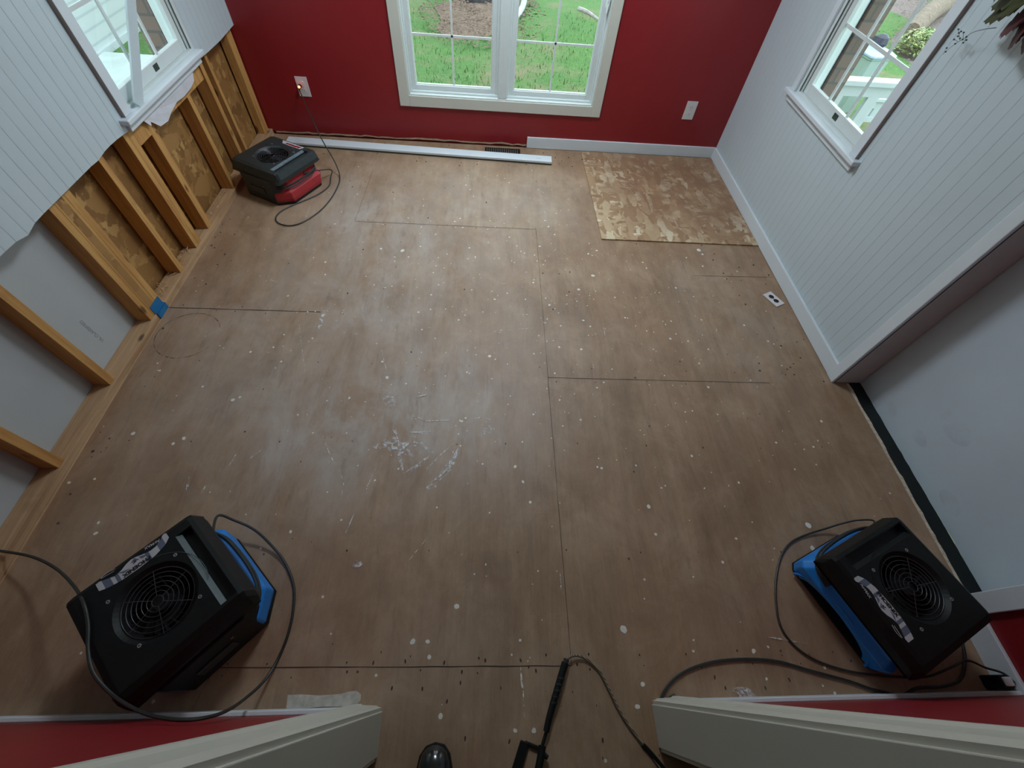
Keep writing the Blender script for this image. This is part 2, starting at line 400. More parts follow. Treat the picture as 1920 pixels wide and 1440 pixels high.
# paint drops
dr = MB()
for px, py, r in ((755,470,.016),(766,482,.006),(1112,517,.014),(1085,543,.011),(1310,469,.016),(1317,477,.009),(918,668,.010),(545,997,.008),(774,1203,.014),(802,1203,.011),(1169,1180,.019),
                  (856,1137,.011),(805,1232,.010),(1216,950,.011),(966,875,.009),(726,708,.010),(1103,476,.008),(1012,462,.008),(1205,492,.007),(1212,503,.006),(1267,540,.008),(1290,640,.006),
                  (1030,572,.008),(860,600,.006),(437,750,.010),(1090,655,.008),(1315,600,.006),(1540,790,.008),(1455,830,.007),(1525,838,.007),(1515,985,.015),(1523,1028,.013),(1297,855,.007),
                  (1385,905,.006),(1128,878,.007),(873,784,.006),(866,790,.007),(1490,880,.006),(1380,1010,.007),(1195,1325,.012),(1205,1283,.011),(966,1370,.010),(1001,1370,.011),(826,1343,.012),
                  (1413,1221,.012),(1440,1213,.007),(1300,1221,.007),(1437,1273,.007),(1565,1300,.008),(540,555,.007),(610,515,.006),(470,660,.007),(345,822,.010),(325,832,.008),(250,813,.010),
                  (180,1000,.009),(130,905,.008),(178,898,.006),(185,980,.007),(1420,1340,.006),(520,1345,.007),(505,1340,.006),(490,1370,.006),(1172,596,.007),(1040,700,.006),(905,870,.005),
                  (1225,655,.005),(880,465,.007),(955,445,.006),(1040,440,.006),(1440,640,.006),(1395,610,.007),(1328,655,.006),(640,975,.005),(300,695,.006),(380,725,.006),(450,745,.007),(1000,530,.007),(880,700,.005)):
    p = fl(px, py); blob(dr, (p.x, p.y), r*(.72 if py > 1150 else .9), .0011, 12, random.uniform(.75, 1.0), random.uniform(0, 3), .12)
for _ in range(620):
    x = random.gauss(.25, .85); y = random.gauss(1.9, .85)
    if -1.65 < x < 1.85 and .0 < y < 3.3 and not (x > .72 and y > 2.4):
        r = .0022+.0035*random.random()**2
        if random.random() < .06: r += .003
        blob(dr, (x, y), r, .001, 8, random.uniform(.6, 1), random.uniform(0, 3), .15)
dr.build('paint_drops', M_drop, floor)['kind'] = 'stuff'
# scraped chalky marks
ck = MB(); ck2 = MB()
def rib(mb, pxs, wd, z, taper=True):
    P = [fl(*p) for p in pxs]
    for p in P: p.z = z
    Q = []
    for i in range(len(P)-1):
        for k in range(5): Q.append(P[i].lerp(P[i+1], k/5))
    Q.append(P[-1]); prev = None
    for i, p in enumerate(Q):
        d = (Q[min(i+1, len(Q)-1)]-Q[max(i-1, 0)]).normalized(); n = Vector((-d.y, d.x, 0))
        ww = wd/2*(math.sin(math.pi*min(max((i+.4)/len(Q), .08), .92)) if taper else 1)
        cur = (p+n*ww, p-n*ww)
        if prev: mb.add([prev[0], prev[1], cur[1], cur[0]], [(0, 1, 2, 3)])
        prev = cur
zz = .0013
for pxs, wd in ([((744,830),(750,860),(757,888)), .014], [((728,838),(760,846),(775,856)), .03], [((718,822),(735,840),(760,850)), .035], [((775,828),(800,838),(812,850)), .03], [((700,838),(725,836)), .03], [((738,800),(744,815)), .02], [((783,812),(812,810)), .02], [((860,840),(848,862),(822,892)), .016], [((1385,1296),(1398,1310)), .04], [((800,915),(818,912)), .03], [((757,888),(785,873),(805,855)), .02], [((715,834),(745,838),(790,832)), .04], [((735,812),(742,830),(746,850)), .018],
                [((905,818),(915,806),(922,790)), .035], [((602,578),(612,585),(603,600),(597,630)), .03], [((655,1055),(680,1058)), .03],
                [((1370,1292),(1400,1298),(1420,1312)), .03], [((720,745),(740,760)), .06], [((820,905),(845,875),(858,845)), .025]):
    zz += .0001; rib(ck, pxs, wd, zz)
for pxs, wd in ([((775,780),(800,790),(850,788)), .004], [((820,900),(840,878),(853,838)), .006], [((800,880),(830,850),(850,832)), .006], [((808,905),(825,893),(835,880)), .008],
                [((605,818),(620,855),(628,870)), .004], [((708,872),(690,910),(683,930)), .004], [((665,962),(655,985),(648,1000)), .004], [((765,811),(800,811)), .006],
                [((742,812),(748,832),(757,888)), .008], [((890,785),(905,783),(922,788)), .004], [((640,935),(645,905),(636,880)), .003], [((350,925),(356,895)), .010], [((378,925),(386,912)), .006],
                [((978,1262),(981,1300),(983,1345)), .004], [((976,1250),(978,1290)), .005], [((1440,1195),(1485,1200)), .004], [((1450,1197),(1515,1207)), .003], [((715,655),(725,695)), .003],
                [((470,512),(520,530)), .003], [((780,745),(800,741)), .006], [((1050,1075),(1052,1110)), .004], [((1130,600),(1135,640)), .003], [((560,600),(575,720)), .002],
                [((800,1010),(760,1060)), .002], [((950,620),(1010,615)), .002], [((470,860),(490,845)), .006], [((430,875),(445,850)), .005]):
    zz += .00005; rib(ck2, pxs, wd, zz)
ck.build('chalky_scrape', M_chalk, floor); ck2.build('white_scratch', M_chalk2, floor)
# faint round pot mark by the left wall
cc = fl(352, 628); ring = []
for j in range(41):
    a = 2*math.pi*j/40*0.86+.4; ring.append((cc.x+.155*math.cos(a), cc.y+.155*math.sin(a)))
rm = MB(); prev = None
for x, y in ring:
    d = Vector((x-cc.x, y-cc.y, 0)).normalized()*.003; p = Vector((x, y, .0009)); cur = (p+d, p-d)
    if prev: rm.add([prev[0], prev[1], cur[1], cur[0]], [(0, 1, 2, 3)])
    prev = cur
rm.build('round_pot_mark', mat_decal('dark_ring_stain', (.08, .06, .05), .4, .62, 30, (1,1,1), .6), floor)
# strip of joint compound near the door
pc = MB(); pl = [fl(*p) for p in ((540,1303),(565,1302),(600,1304),(640,1301),(652,1297),(668,1295),(677,1302),(676,1314),(668,1321),(645,1325),(600,1325),(565,1329),(537,1328))]
pc.prism([(p.x, p.y) for p in pl], 0, .002); joint = pc.build('joint_compound_patch', M_plaster, floor)
# dirt crumbs
cr = MB()
for _ in range(130):
    u = random.random()
    if u < .3: x, y = random.uniform(-1.5, .9), random.uniform(3.30, 3.62)
    elif u < .5: x, y = random.uniform(1.5, 1.88), random.uniform(1.3, 2.4)
    elif u < .7: x, y = random.uniform(-1.73, -1.6), random.uniform(.5, 2.6)
    else: x, y = random.uniform(-1.2, 1.6), random.uniform(.3, 3.2)
    r = random.uniform(.0015, .004); cr.box((x-r, y-r, 0), (x+r, y+r*random.uniform(.5, 1.5), r))
crumbs = cr.build('dirt_crumbs', simple('dark_crumbs', (.10, .075, .055), .9, .4, 40), floor); crumbs['kind'] = 'stuff'
struct(box('trim_1', (1.986, YF, -.02), (2.06, 1.30, -.004), M_threshold))

# OSB patch let into the floor in the right rear corner
om = MB(); om.prism([(.757, 3.62), (.772, 2.458), (1.884, 2.458), (1.884, 3.62)], 0, .010)
tag(om.build('floor_patch', M_osb), 'rectangular flaky oriented strand board sheet on the floor in the right rear corner', 'board')

# ---------------------------------------------------------------- walls
# rear red wall with the double window opening
WX0, WX1, WZ0, WZ1 = -.63, .79, .335, 1.98
m = MB(); T = .14
m.box((XL-.1, YB, .022), (WX0, YB+T, CEIL)); m.box((WX1, YB, 0), (XR+.16, YB+T, CEIL))
m.box((WX0, YB, .022), (WX1, YB+T, WZ0)); m.box((WX0, YB, WZ1), (WX1, YB+T, CEIL)); m.box((XL-.1, YB+.012, -.02), (WX1, YB+T, .022))
wall_rear = struct(m.build('wall_rear', M_red))
# ragged drywall bottom edge
m = MB(); x = XL+.02; pts = []
while x < .295:
    pts.append((x, .014+random.uniform(-.004, .006))); x += random.uniform(.02, .07)
pts.append((.295, .012)); n = len(pts)
vs = [(x, YB-.002, z) for x, z in pts]+[(x, YB-.002, z+.012+random.uniform(-.003, .003)) for x, z in pts]
m.add(vs, [(i, i+1, n+i+1, n+i) for i in range(n-1)]); m.build('torn_drywall_edge', M_tan, wall_rear)
struct(MB().box((.300, YB-.014, .002), (XR, YB, .088)).build('baseboard_rear', M_white, None, .003))

# double casement window
win = struct(empty('window_1'))
m = MB(); o, i = .07, 0
fx0, fx1, fz0, fz1 = -.698, .856, .267, 2.05
cw = .074
for a, b in (((fx0, fz0), (fx0+cw, fz1)), ((fx1-cw, fz0), (fx1, fz1)), ((fx0+cw, fz0), (fx1-cw, fz0+cw)), ((fx0+cw, fz1-cw), (fx1-cw, fz1))):
    m.box((a[0], YB-.016, a[1]), (b[0], YB, b[1]))
m.build('casing', M_cream, win, .003)
m = MB()
def frame(m, x0, x1, z0, z1, wd, y0, y1):
    m.box((x0, y0, z0), (x0+wd, y1, z1)); m.box((x1-wd, y0, z0), (x1, y1, z1)); m.box((x0+wd, y0, z0), (x1-wd, y1, z0+wd)); m.box((x0+wd, y0, z1-wd), (x1-wd, y1, z1))
frame(m, WX0, WX1, WZ0, WZ1, .016, YB-.008, YB+.12); frame(m, WX0+.016, WX1-.016, WZ0+.016, WZ1-.016, .012, YB+.022, YB+.12)
m.build('window_frame', M_vinyl, win, .002)
m = MB(); m.box((.047, YB-.004, WZ0+.016), (.117, YB+.12, WZ1)); m.box((.03, YB+.03, WZ0+.016), (.134, YB+.11, WZ1)); m.build('mullion', M_vinyl, win, .006)
for k, (a, b) in enumerate(((WX0+.028, .030), (.134, WX1-.028))):
    m = MB(); frame(m, a, b, WZ0+.028, WZ1-.03, .032, YB+.045, YB+.085); frame(m, a+.03, b-.03, WZ0+.058, WZ1-.06, .008, YB+.055, YB+.075)
    s = m.build('sash', M_vinyl, win, .002)
    m = MB(); xm = (a+b)/2; m.box((xm-.0065, YB+.060, WZ0+.05), (xm+.0065, YB+.068, WZ1-.05))
    for zz_ in (.70, 1.08, 1.46): m.box((a+.03, YB+.060, zz_-.0065), (b-.03, YB+.068, zz_+.0065))
    m.build('muntins', M_vinyl, s)
    MB().box((a+.03, YB+.070, WZ0+.05), (b-.03, YB+.073, WZ1-.05)).build('window_pane', M_glass, s)
    m = MB(); m.box((a+.026, YB+.044, WZ0+.024), (b-.026, YB+.046, WZ0+.0275)); m.build('dark_seal', M_darkseal, s)
m = MB(); m.box((.745, YB-.02, .93), (.765, YB+.02, .99)); m.cyl((.755, YB-.02, .95), (.75, YB-.03, .905), .006, 8); m.build('sash_lock', M_vinyl, win, .003)

# beadboard: grooved panel made as a folded strip
def bead_wall(name, x, y0, y1, z0, z1, nrm, holes, zb=None, first=None, pitch=.0572, parent=None):
    """panel in the plane x, facing nrm (+1/-1 in x); holes = (y0,y1,z0,z1); zb(y) gives the lower edge"""
    m = MB(); ys = []
    y = first if first is not None else y0+pitch
    cuts = []
    while y < y1-.005:
        if y > y0+.005: cuts.append(y)
        y += pitch
    segs = []; p = y0
    for c_ in cuts:
        segs.append((p, c_-.0016, 0)); segs.append((c_-.0016, c_+.0016, 1)); p = c_+.0016
    segs.append((p, y1, 0))
    brk = sorted({h[0] for h in holes} | {h[1] for h in holes})
    out = []
    for a, b, g in segs:
        pts_ = [a]+[q for q in brk if a < q < b]+[b]
        for q in range(len(pts_)-1): out.append((pts_[q], pts_[q+1], g))
    for a, b, g in out:
        mid = (a+b)/2; zs = [(None, z1)]
        rng = []
        lo = None
        hs = [h for h in holes if h[0] <= mid <= h[1]]
        if hs:
            rng = [(None, hs[0][2]), (hs[0][3], z1)]
        else: rng = [(None, z1)]
        for lo_, hi_ in rng:
            za = zb(a) if (lo_ is None and zb) else (z0 if lo_ is None else lo_)
            zc = zb(b) if (lo_ is None and zb) else (z0 if lo_ is None else lo_)
            if hi_ <= max(za, zc): continue
            xf = x-nrm*.0007 if g else x; xb = x-nrm*.012
            m.add([(xf, a, za), (xf, b, zc), (xf, b, hi_), (xf, a, hi_), (xb, a, za), (xb, b, zc), (xb, b, hi_), (xb, a, hi_)],
                  [(0,1,2,3), (7,6,5,4), (0,4,5,1), (3,2,6,7), (0,3,7,4), (1,5,6,2)], 1 if g else 0)
    return m.build(name, [M_bead, M_groove], parent)
# left wall: beadboard hangs above a rough horizontal cut
jag = [(-.2, .70), (.9, .70), (1.30, .692), (1.36, .69), (1.40, .672), (1.44, .688), (1.5, .692), (1.9, .693), (1.95, .688), (2.0, .70), (2.10, .697), (2.20, .69), (2.24, .68), (2.3, .69), (2.9, .70), (3.2, .69), (3.4, .688), (3.66, .698)]
def zcut(y):
    for (a, za), (b, zb_) in zip(jag, jag[1:]):
        if a <= y <= b: return za+(zb_-za)*(y-a)/(b-a)
    return .695
LW = (2.245, 3.06, .735, 2.08)
wall_left = struct(bead_wall('wall_left', XL, YF, YB, CUT, CEIL, 1, [LW], zcut, 1.359-.0572*24))
# outer shell of the left wall
m = MB()
xo = XL-.089-.012
m.box((xo-.012, 1.66, -.05), (xo, LW[0], CEIL)); m.box((xo-.012, LW[1], -.05), (xo, YB, CEIL)); m.box((xo-.012, LW[0], -.05), (xo, LW[1], LW[2])); m.box((xo-.012, LW[0], LW[3]), (xo, LW[1], CEIL))
struct(m.build('wall_left', M_sheath)); 
gyp = struct(box('wall_left', (XL-.089-.0127, YF-.2, -.02), (XL-.089, 1.62, CEIL), M_gyp))
struct(box('wall_left', (XL-.089-.004, 1.62, .0), (XL-.012, 1.66, CEIL), M_sheath))
m = MB()  # brick veneer outside
bx0, bx1 = XL-.24, XL-.125
for a, b, c_, d in ((-3, LW[0]-.0, -.6, 3), (LW[1]-.02, 4.0, -.6, 3), (LW[0], LW[1]-.02, -.6, .68), (LW[0], LW[1]-.02, 2.1, 3)):
    m.box((bx0, a, c_), (bx1, b, d))
struct(m.build('wall_left', M_brick))
# mirrored stamp printed on the gypsum paper
def text_obj(name, s, mat, size, mtx, parent, extrude=.0003, sx=1.0, bold=0):
    cu = bpy.data.curves.new(name, 'FONT'); cu.body = s; cu.size = size; cu.extrude = extrude; cu.align_x = 'CENTER'; cu.align_y = 'CENTER'; cu.offset = bold
    o = bpy.data.objects.new(name, cu); C.objects.link(o)
    dg = bpy.context.evaluated_depsgraph_get(); dg.update()
    me = bpy.data.meshes.new_from_object(o.evaluated_get(dg)); bpy.data.objects.remove(o)
    me.materials.clear(); me.materials.append(mat)
    me.transform(Matrix.Scale(sx, 4, (1, 0, 0))); me.transform(mtx)
    o = bpy.data.objects.new(name, me); C.objects.link(o)
    if parent: o.parent = parent
    return o
def frame_mtx(o, xa, ya):
    xa = Vector(xa).normalized(); ya = Vector(ya).normalized(); za = xa.cross(ya)
    M_ = Matrix((xa, ya, za)).transposed().to_4x4(); M_.translation = o; return M_
stampm = simple('grey_stamp_ink', (.27, .26, .26), .9)
st = text_obj('printed_stamp', 'UL CLASSIFIED', stampm, .022, frame_mtx(Vector((XL-.0885, 1.36, .19)), (0, 0, 1), (0, -1, 0)), gyp)

# studs of the opened left wall
def stud(y0, y1, lab, z0=.038, z1=2.45, x0=XL-.089, x1=XL-.0125, mat=M_stud, name='wall_stud', grp='exposed wall studs', zc=None):
    o = MB().box((x0+.001, y0, z0), (x1, y1, z1)).build(name, mat, None, .0015); tag(o, lab, 'stud', None); return o
stud(.345, .383, 'exposed pine stud nearest the doorway, partly outside the left edge of the photo')
stud(.747, .785, 'exposed pine stud lowest at the left edge, between two grey drywall bays')
stud(1.163, 1.201, 'exposed pine stud with bare grey drywall on both sides, next to the wide post')
stud(1.573, 1.609, 'near side board of the wide built-up post above the blue tape')
stud(1.6095, 1.675, 'knotty middle board of the wide built-up post')
stud(1.6755, 1.712, 'far side board of the wide built-up post beside golden sheathing')
stud(1.944, 1.980, 'lone pine stud just beyond the wide post, in front of golden sheathing')
stud(2.165, 2.200, 'pine stud with a splintered edge under the left corner of the window sill')
stud(2.2005, 2.236, 'second darker board of the doubled stud under the window corner')
stud(2.352, 2.392, 'narrow pine stud under the torn drywall paper', z1=.60)
stud(2.395, 2.428, 'recessed dark stud directly behind the narrow one under the torn paper', x1=XL-.03, z1=.60)
stud(2.795, 2.833, 'pine stud left of the red air mover under the middle of the window', z1=.60)
stud(3.062, 3.10, 'pine stud rising behind the red air mover below the window corner')
stud(3.17, 3.20, 'thin pine stud between the window corner and the red wall', x1=XL-.02)
stud(3.56, 3.64, 'corner pine stud against the red rear wall', x1=XL-.03)
rs = MB().box((XL-.088, 2.237, .60), (XL-.013, 3.045, .672)).build('sill_framing', M_stud, None, .001)
tag(rs, 'horizontal rough sill board under the left window', 'framing board')
sp = MB(); sp.box((XL-.089, YF, 0), (XL-.004, 1.70, .038)); sp.box((XL-.089, 1.702, 0), (XL-.004, YB, .038)); 
sp.box((XL-.004, YF, -.004), (XL+.001, YB, .006))
tag(sp.build('sill_plate', M_plate, None, .002), 'dusty pine bottom plate running along the floor below the exposed studs', 'framing board')
# debris in the bays
db = MB()
for _ in range(90):
    y = random.choice([random.uniform(1.72, 1.94), random.uniform(1.98, 2.16), random.uniform(2.45, 2.79), random.uniform(2.84, 3.04), random.uniform(1.74, 1.82)])
    x = XL-random.uniform(.03, .085); a = random.uniform(0, 3); L = random.uniform(.006, .022); r = .0016
    z = .04+random.uniform(0, .012); d = Vector((math.cos(a), math.sin(a), random.uniform(-.2, .5)))*L
    db.cyl((x, y, z), Vector((x, y, z))+d, r, 5)
o = db.build('wood_shavings', simple('golden_shavings', (.55, .38, .18), .9, .3, 30)); o['kind'] = 'stuff'; tag(o, 'loose golden wood shavings scattered on the bottom plate between studs', 'debris')
# blue tape
m = MB(); pts = [onx(px, py, XL+.0025) for px, py in ((303,561),(318,571),(300,597),(288,585))]
m.box((XL-.0115, 1.618, .022), (XL-.010, 1.706, .085)); m.box((XL-.0035, 1.618, .006), (XL+.0025, 1.706, .040)); m.box((XL-.0115, 1.618, .0385), (XL+.0025, 1.706, .0405))
tag(m.build('masking_tape', M_tape), 'piece of blue tape stuck at the foot of the wide wooden post', 'tape')

# side windows
def side_window(name, wall_x, s, y0, y1, z0, z1, left):
    """s=+1 wall on the right (outside is +x), -1 on the left"""
    root = struct(empty(name))
    X = lambda d: wall_x+s*d       # d > 0 goes outwards
    cwid = .062
    m = MB(); m.box((X(-.020), y0-cwid+.03, z0), (X(0), y0+.03, z1+.06)); 
    if not left: m.box((X(-.018), y1-.0, z0), (X(0), y1+.045, z1+.06))
    m.box((X(-.018), y0+.03, z1), (X(0), y1, z1+.06)); m.build('casing', M_white, root, .003)
    m = MB(); m.box((X(-.0195), y0-cwid+.0285, z0), (X(-.0005), y0-cwid+.0305, z1+.06)); m.build('casing_edge', M_taupe, root)
    # jambs
    m = MB(); m.box((X(0), y0-.002, z0), (X(.12), y0+.022, z1)); m.box((X(0), y1-.022, z0), (X(.12), y1+.002, z1)); m.box((X(0), y0+.022, z1-.02), (X(.12), y1-.022, z1)); m.box((X(0), y0+.022, z0-.01), (X(.12), y1-.022, z0+.012))
    for d in (.012, .034, .056): m.box((X(d), y1-.034, z0), (X(d+.008), y1-.022, z1))
    m.build('window_frame', M_vinyl, root, .0015)
    m = MB()
    for d in (.003, .024, .046): m.box((X(d), y1-.0245, z0+.012), (X(d+.004), y1-.0215, z1-.03))
    m.build('dark_seal', M_darkseal, root)
    # stool and apron
    m = MB(); m.box((X(-.042), y0-.065, z0-.024), (X(.03), y1+(.075 if not left else .02), z0)); m.build('window_stool', M_white, root, .005)
    m = MB(); m.box((X(-.016), y0-.04, z0-.062), (X(0), y1+(.05 if not left else .0), z0-.024)); m.build('apron', M_white, root, .004)
    def sash(d0, d1, za, zb_, nm):
        a, b = y0+.022, y1-.034
        m = MB(); st_ = .040
        m.box((X(d0), a, za), (X(d1), a+st_, zb_)); m.box((X(d0), b-st_, za), (X(d1), b, zb_)); m.box((X(d0), a+st_, za), (X(d1), b-st_, za+.058)); m.box((X(d0), a+st_, zb_-.035), (X(d1), b-st_, zb_))
        so = m.build(nm, M_vinyl, root, .003)
        ga, gb = a+st_, b-st_; dm_ = (d0+d1)/2
        m = MB()
        for k in (1, 2):
            yy = ga+(gb-ga)*k/3; m.box((X(dm_-.004), yy-.008, za+.05), (X(dm_+.004), yy+.008, zb_-.03))
        zm = (za+.058+zb_-.035)/2; m.box((X(dm_-.0038), ga, zm-.008), (X(dm_+.0038), gb, zm+.008)); m.build('muntins', M_vinyl, so)
        MB().box((X(dm_+.006), ga-.005, za+.05), (X(dm_+.009), gb+.005, zb_-.03)).build('window_pane', M_glass, so)
        return so
    zmid = 1.43
    so = sash(.022, .050, z0+.012, zmid, 'sash')
    sash(.056, .084, zmid-.035, z1-.02, 'sash')
    lk = MB(); yc = y0+(y1-y0)*(.44 if not left else .53); lk.box((X(.0195), yc-.022, z0+.028), (X(.0225), yc+.022, z0+.056)); lk.build('dark_sticker', simple('dark_sticker_'+name, (.02, .045, .03), .4, .3, 80), so)
    return root
RW = (2.21, 2.985, .755, 2.08)
w2 = side_window('window_2', XL, -1, LW[0], LW[1], .745, 2.08, True)
w3 = side_window('window_3', XR, 1, RW[0], RW[1], .76, 2.08, False)

# torn drywall paper below the left sill
def sheet(name, pts, th, mat, axis_x, parent=None):
    m = MB(); n = len(pts); vs = [(x, y, z) for x, y, z in pts]+[(x-th, y, z) for x, y, z in pts]
    m.add(vs, [tuple(range(n)), tuple(reversed(range(n, 2*n)))]+[(i, n+i, n+(i+1) % n, (i+1) % n) for i in range(n)]); return m.build(name, mat, parent)
pp = [(2.33, .675), (2.36, .640), (2.375, .655), (2.42, .612), (2.50, .603), (2.56, .62), (2.66, .632), (2.74, .625), (2.84, .632), (2.90, .645), (2.925, .67), (2.93, .70), (2.6, .70), (2.33, .70)]
tag(sheet('torn_paper', [(XL+.004+random.uniform(0, .006), y, z) for y, z in pp], .0015, M_paper, 1), 'torn white drywall paper hanging below the left window sill', 'paper')
# white trim board leaning across the left window
a = Vector((XL+.030, 2.325, .752)); b = Vector((XL+.034, 3.00, 1.36)); d = (b-a).normalized(); n_ = Vector((1, 0, 0)); t_ = d.cross(n_).normalized()*.029
m = MB(); m.loft([[p+t_, p+t_-n_*.010, p-t_-n_*.010, p-t_] for p in (a+t_*.2, b)]); tag(m.build('trim_board', M_bead, None, .001), 'loose white trim board leaning diagonally across the left window', 'board')

# right wall
YE = 1.30
wall_right = struct(bead_wall('wall_right', XR, YE+.03, YB, .08, CEIL, -1, [(RW[0], RW[1], RW[2], RW[3])], None, 1.34+.0572*1))
m = MB(); m.box((XR+.012, YE, 0), (XR+.14, RW[0], CEIL)); m.box((XR+.012, RW[1], 0), (XR+.14, YB, CEIL)); m.box((XR+.012, RW[0], 0), (XR+.14, RW[1], RW[2])); m.box((XR+.012, RW[0], RW[3]), (XR+.14, RW[1], CEIL))
m.box((XR, YE, .0), (XR+.012, YB, .08))
struct(m.build('wall_right', M_panel))
m = MB(); bx0, bx1 = XR+.145, XR+.26
for a_, b_, c_, d_ in ((1.30, RW[0]-.0, -.6, 3), (RW[1]-.025, 4.0, -.6, 3), (RW[0], RW[1]-.02, -.6, .68), (RW[0], RW[1]-.02, 2.1, 3)):
    m.box((bx0, a_, c_), (bx1, b_, d_))
struct(m.build('wall_right', M_brick))
struct(MB().box((XR-.015, YE-.001, .002), (XR, YB, .088)).build('baseboard_right', M_white, None, .003))
m = MB(); m.box((XR-.016, YE-.004, .0), (XR+.001, YE+.055, 2.1)); struct(m.build('trim_2', M_white, None, .004))
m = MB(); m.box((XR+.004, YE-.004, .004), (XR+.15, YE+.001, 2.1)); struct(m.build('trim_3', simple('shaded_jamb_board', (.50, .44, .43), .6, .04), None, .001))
struct(box('trim_4', (XR+.0012, YE-.0045, .004), (XR+.0045, YE, 2.1), M_darkseal))
# recessed white panel in the doorway
m = MB(); ys = [YF-.02+i*(1.30-YF+.02)/40 for i in range(41)]
n = len(ys)
vs = [(2.058+random.uniform(-.001, .0015), y, -.004+random.uniform(-.002, .003)) for y in ys]+[(2.056+.003*math.sin(y*9), y, .6) for y in ys]+[(2.058, y, 2.1) for y in ys]
fs = [(r*n+i, r*n+i+1, (r+1)*n+i+1, (r+1)*n+i) for r in (0, 1) for i in range(n-1)]
k = len(vs); vs += [(x+.02, y, z) for x, y, z in vs]; fs += [tuple(q+k for q in reversed(f)) for f in fs]
m.add(vs, fs); panel = m.build('door_1', M_panel, None, 0, True); struct(panel)
scuff = mat_decal('grey_scuff', (.30, .34, .37), .45, .75, 7, (1,1,1), .13)
m = MB()
for (y, z, r) in ((1.10, .07, .05), (.9, .12, .04), (.86, .28, .07), (.6, .08, .05)):
    ps = [(2.0545, y+math.cos(q)*r*1.2, z+math.sin(q)*r*.7) for q in [2*math.pi*j/14 for j in range(14)]]; m.add(ps, [tuple(range(14))])
m.build('scuff_marks', scuff, panel)
# near doorway casing, red return wall
struct(MB().box((XR-.018, .163, .0), (XR+.12, .235, 2.1)).build('trim_5', M_white, None, .003))
m = MB(); m.box((XR, YF, .0), (XR+.12, .165, CEIL)); m.box((XR, .165, 2.1), (XR+.12, YE, CEIL)); m.box((XR+.0, YE, CEIL-.001), (XR+.12, YB, CEIL)); struct(m.build('wall_right', M_red))
struct(MB().box((XR-.015, YF, 0), (XR, .163, .095)).build('baseboard_right', M_white, None, .003))

# front wall with cased opening
OX0, OX1 = -.317, .593
m = MB(); m.box((XL-.10, YF-.115, 0), (OX0-.018, YF, CEIL)); m.box((OX1+.018, YF-.115, 0), (2.08, YF, CEIL)); m.box((OX0-.018, YF-.115, 2.05), (OX1+.018, YF, CEIL)); struct(m.build('wall_front', M_red))
def casing_run(xa, s):      # s=+1: casing grows toward +x
    m = MB()
    prof = [(0, 0), (0, .010), (.012, .013), (.016, .016), (.062, .018), (.070, .022), (.082, .022), (.084, 0)]
    for y0, sy in ((YF, 1), (YF-.115, -1)):
        m.loft([[(xa+s*(.006+p[0]), y0+sy*p[1], z) for p in prof] for z in (0, 2.12)])
    return m
cl = struct(casing_run(OX0, -1).build('trim_6', M_cream)); crr = struct(casing_run(OX1, 1).build('trim_7', M_cream))
struct(MB().box((OX0-.018, YF-.115, 0), (OX0, YF, 2.05)).build('trim_8', M_cream, None, .002))
struct(MB().box((OX1, YF-.115, 0), (OX1+.018, YF, 2.05)).build('trim_9', M_cream, None, .002))
struct(MB().box((XL+.0, YF, .0), (OX0-.092, YF+.014, .082)).build('baseboard_front', M_white, None, .003))
struct(MB().box((OX1+.092, YF, .0), (XR-.015, YF+.014, .082)).build('baseboard_front', M_white, None, .003))
# hall behind, ceiling
m = MB(); m.box((-1.25, -2.65, 0), (-1.2, YF-.115, CEIL)); m.box((1.6, -2.65, 0), (1.65, YF-.115, CEIL)); m.box((-1.2, -2.65, 0), (1.6, -2.6, CEIL))
struct(m.build('wall_hall', M_cream))
struct(box('ceiling', (-2.1, -2.7, CEIL), (2.3, 4.0, CEIL+.1), M_ceiling))

# portals help sample daylight through the real window openings
portal(((WX0+WX1)/2, YB+.15, (WZ0+WZ1)/2), (math.radians(-90), 0, 0), 1.42, 1.65)
portal((XL-.26, (LW[0]+LW[1])/2, 1.4), (math.radians(90), 0, math.radians(-90)), .8, 1.35)
portal((XR+.28, (RW[0]+RW[1])/2, 1.4), (math.radians(90), 0, math.radians(90)), .8, 1.35)

# ---------------------------------------------------------------- added fill lamp, unseen at the ceiling, to brighten the room
lamp = tag(empty('fill_lamp', (0.1, 2.75, CEIL)), 'round white fill lamp added at the ceiling to brighten the room', 'lamp')
MB().cyl((0, 0, -.03), (0, 0, 0), .30, 40).build('lamp_base', M_white, lamp)
em = NT('fill_diffuser'); em.b.inputs['Base Color'].default_value = (.9, .9, .9, 1)
em.b.inputs['Emission Color'].default_value = (.80, .91, 1, 1); em.b.inputs['Emission Strength'].default_value = FILL_LAMP
m = MB(); m.loft([[(r*math.cos(a), r*math.sin(a), z) for a in [2*math.pi*j/40 for j in range(40)]] for r, z in ((.28, -.03), (.27, -.06), (.2, -.085), (.08, -.095))])
m.build('diffuser', em.m, lamp, 0, True)

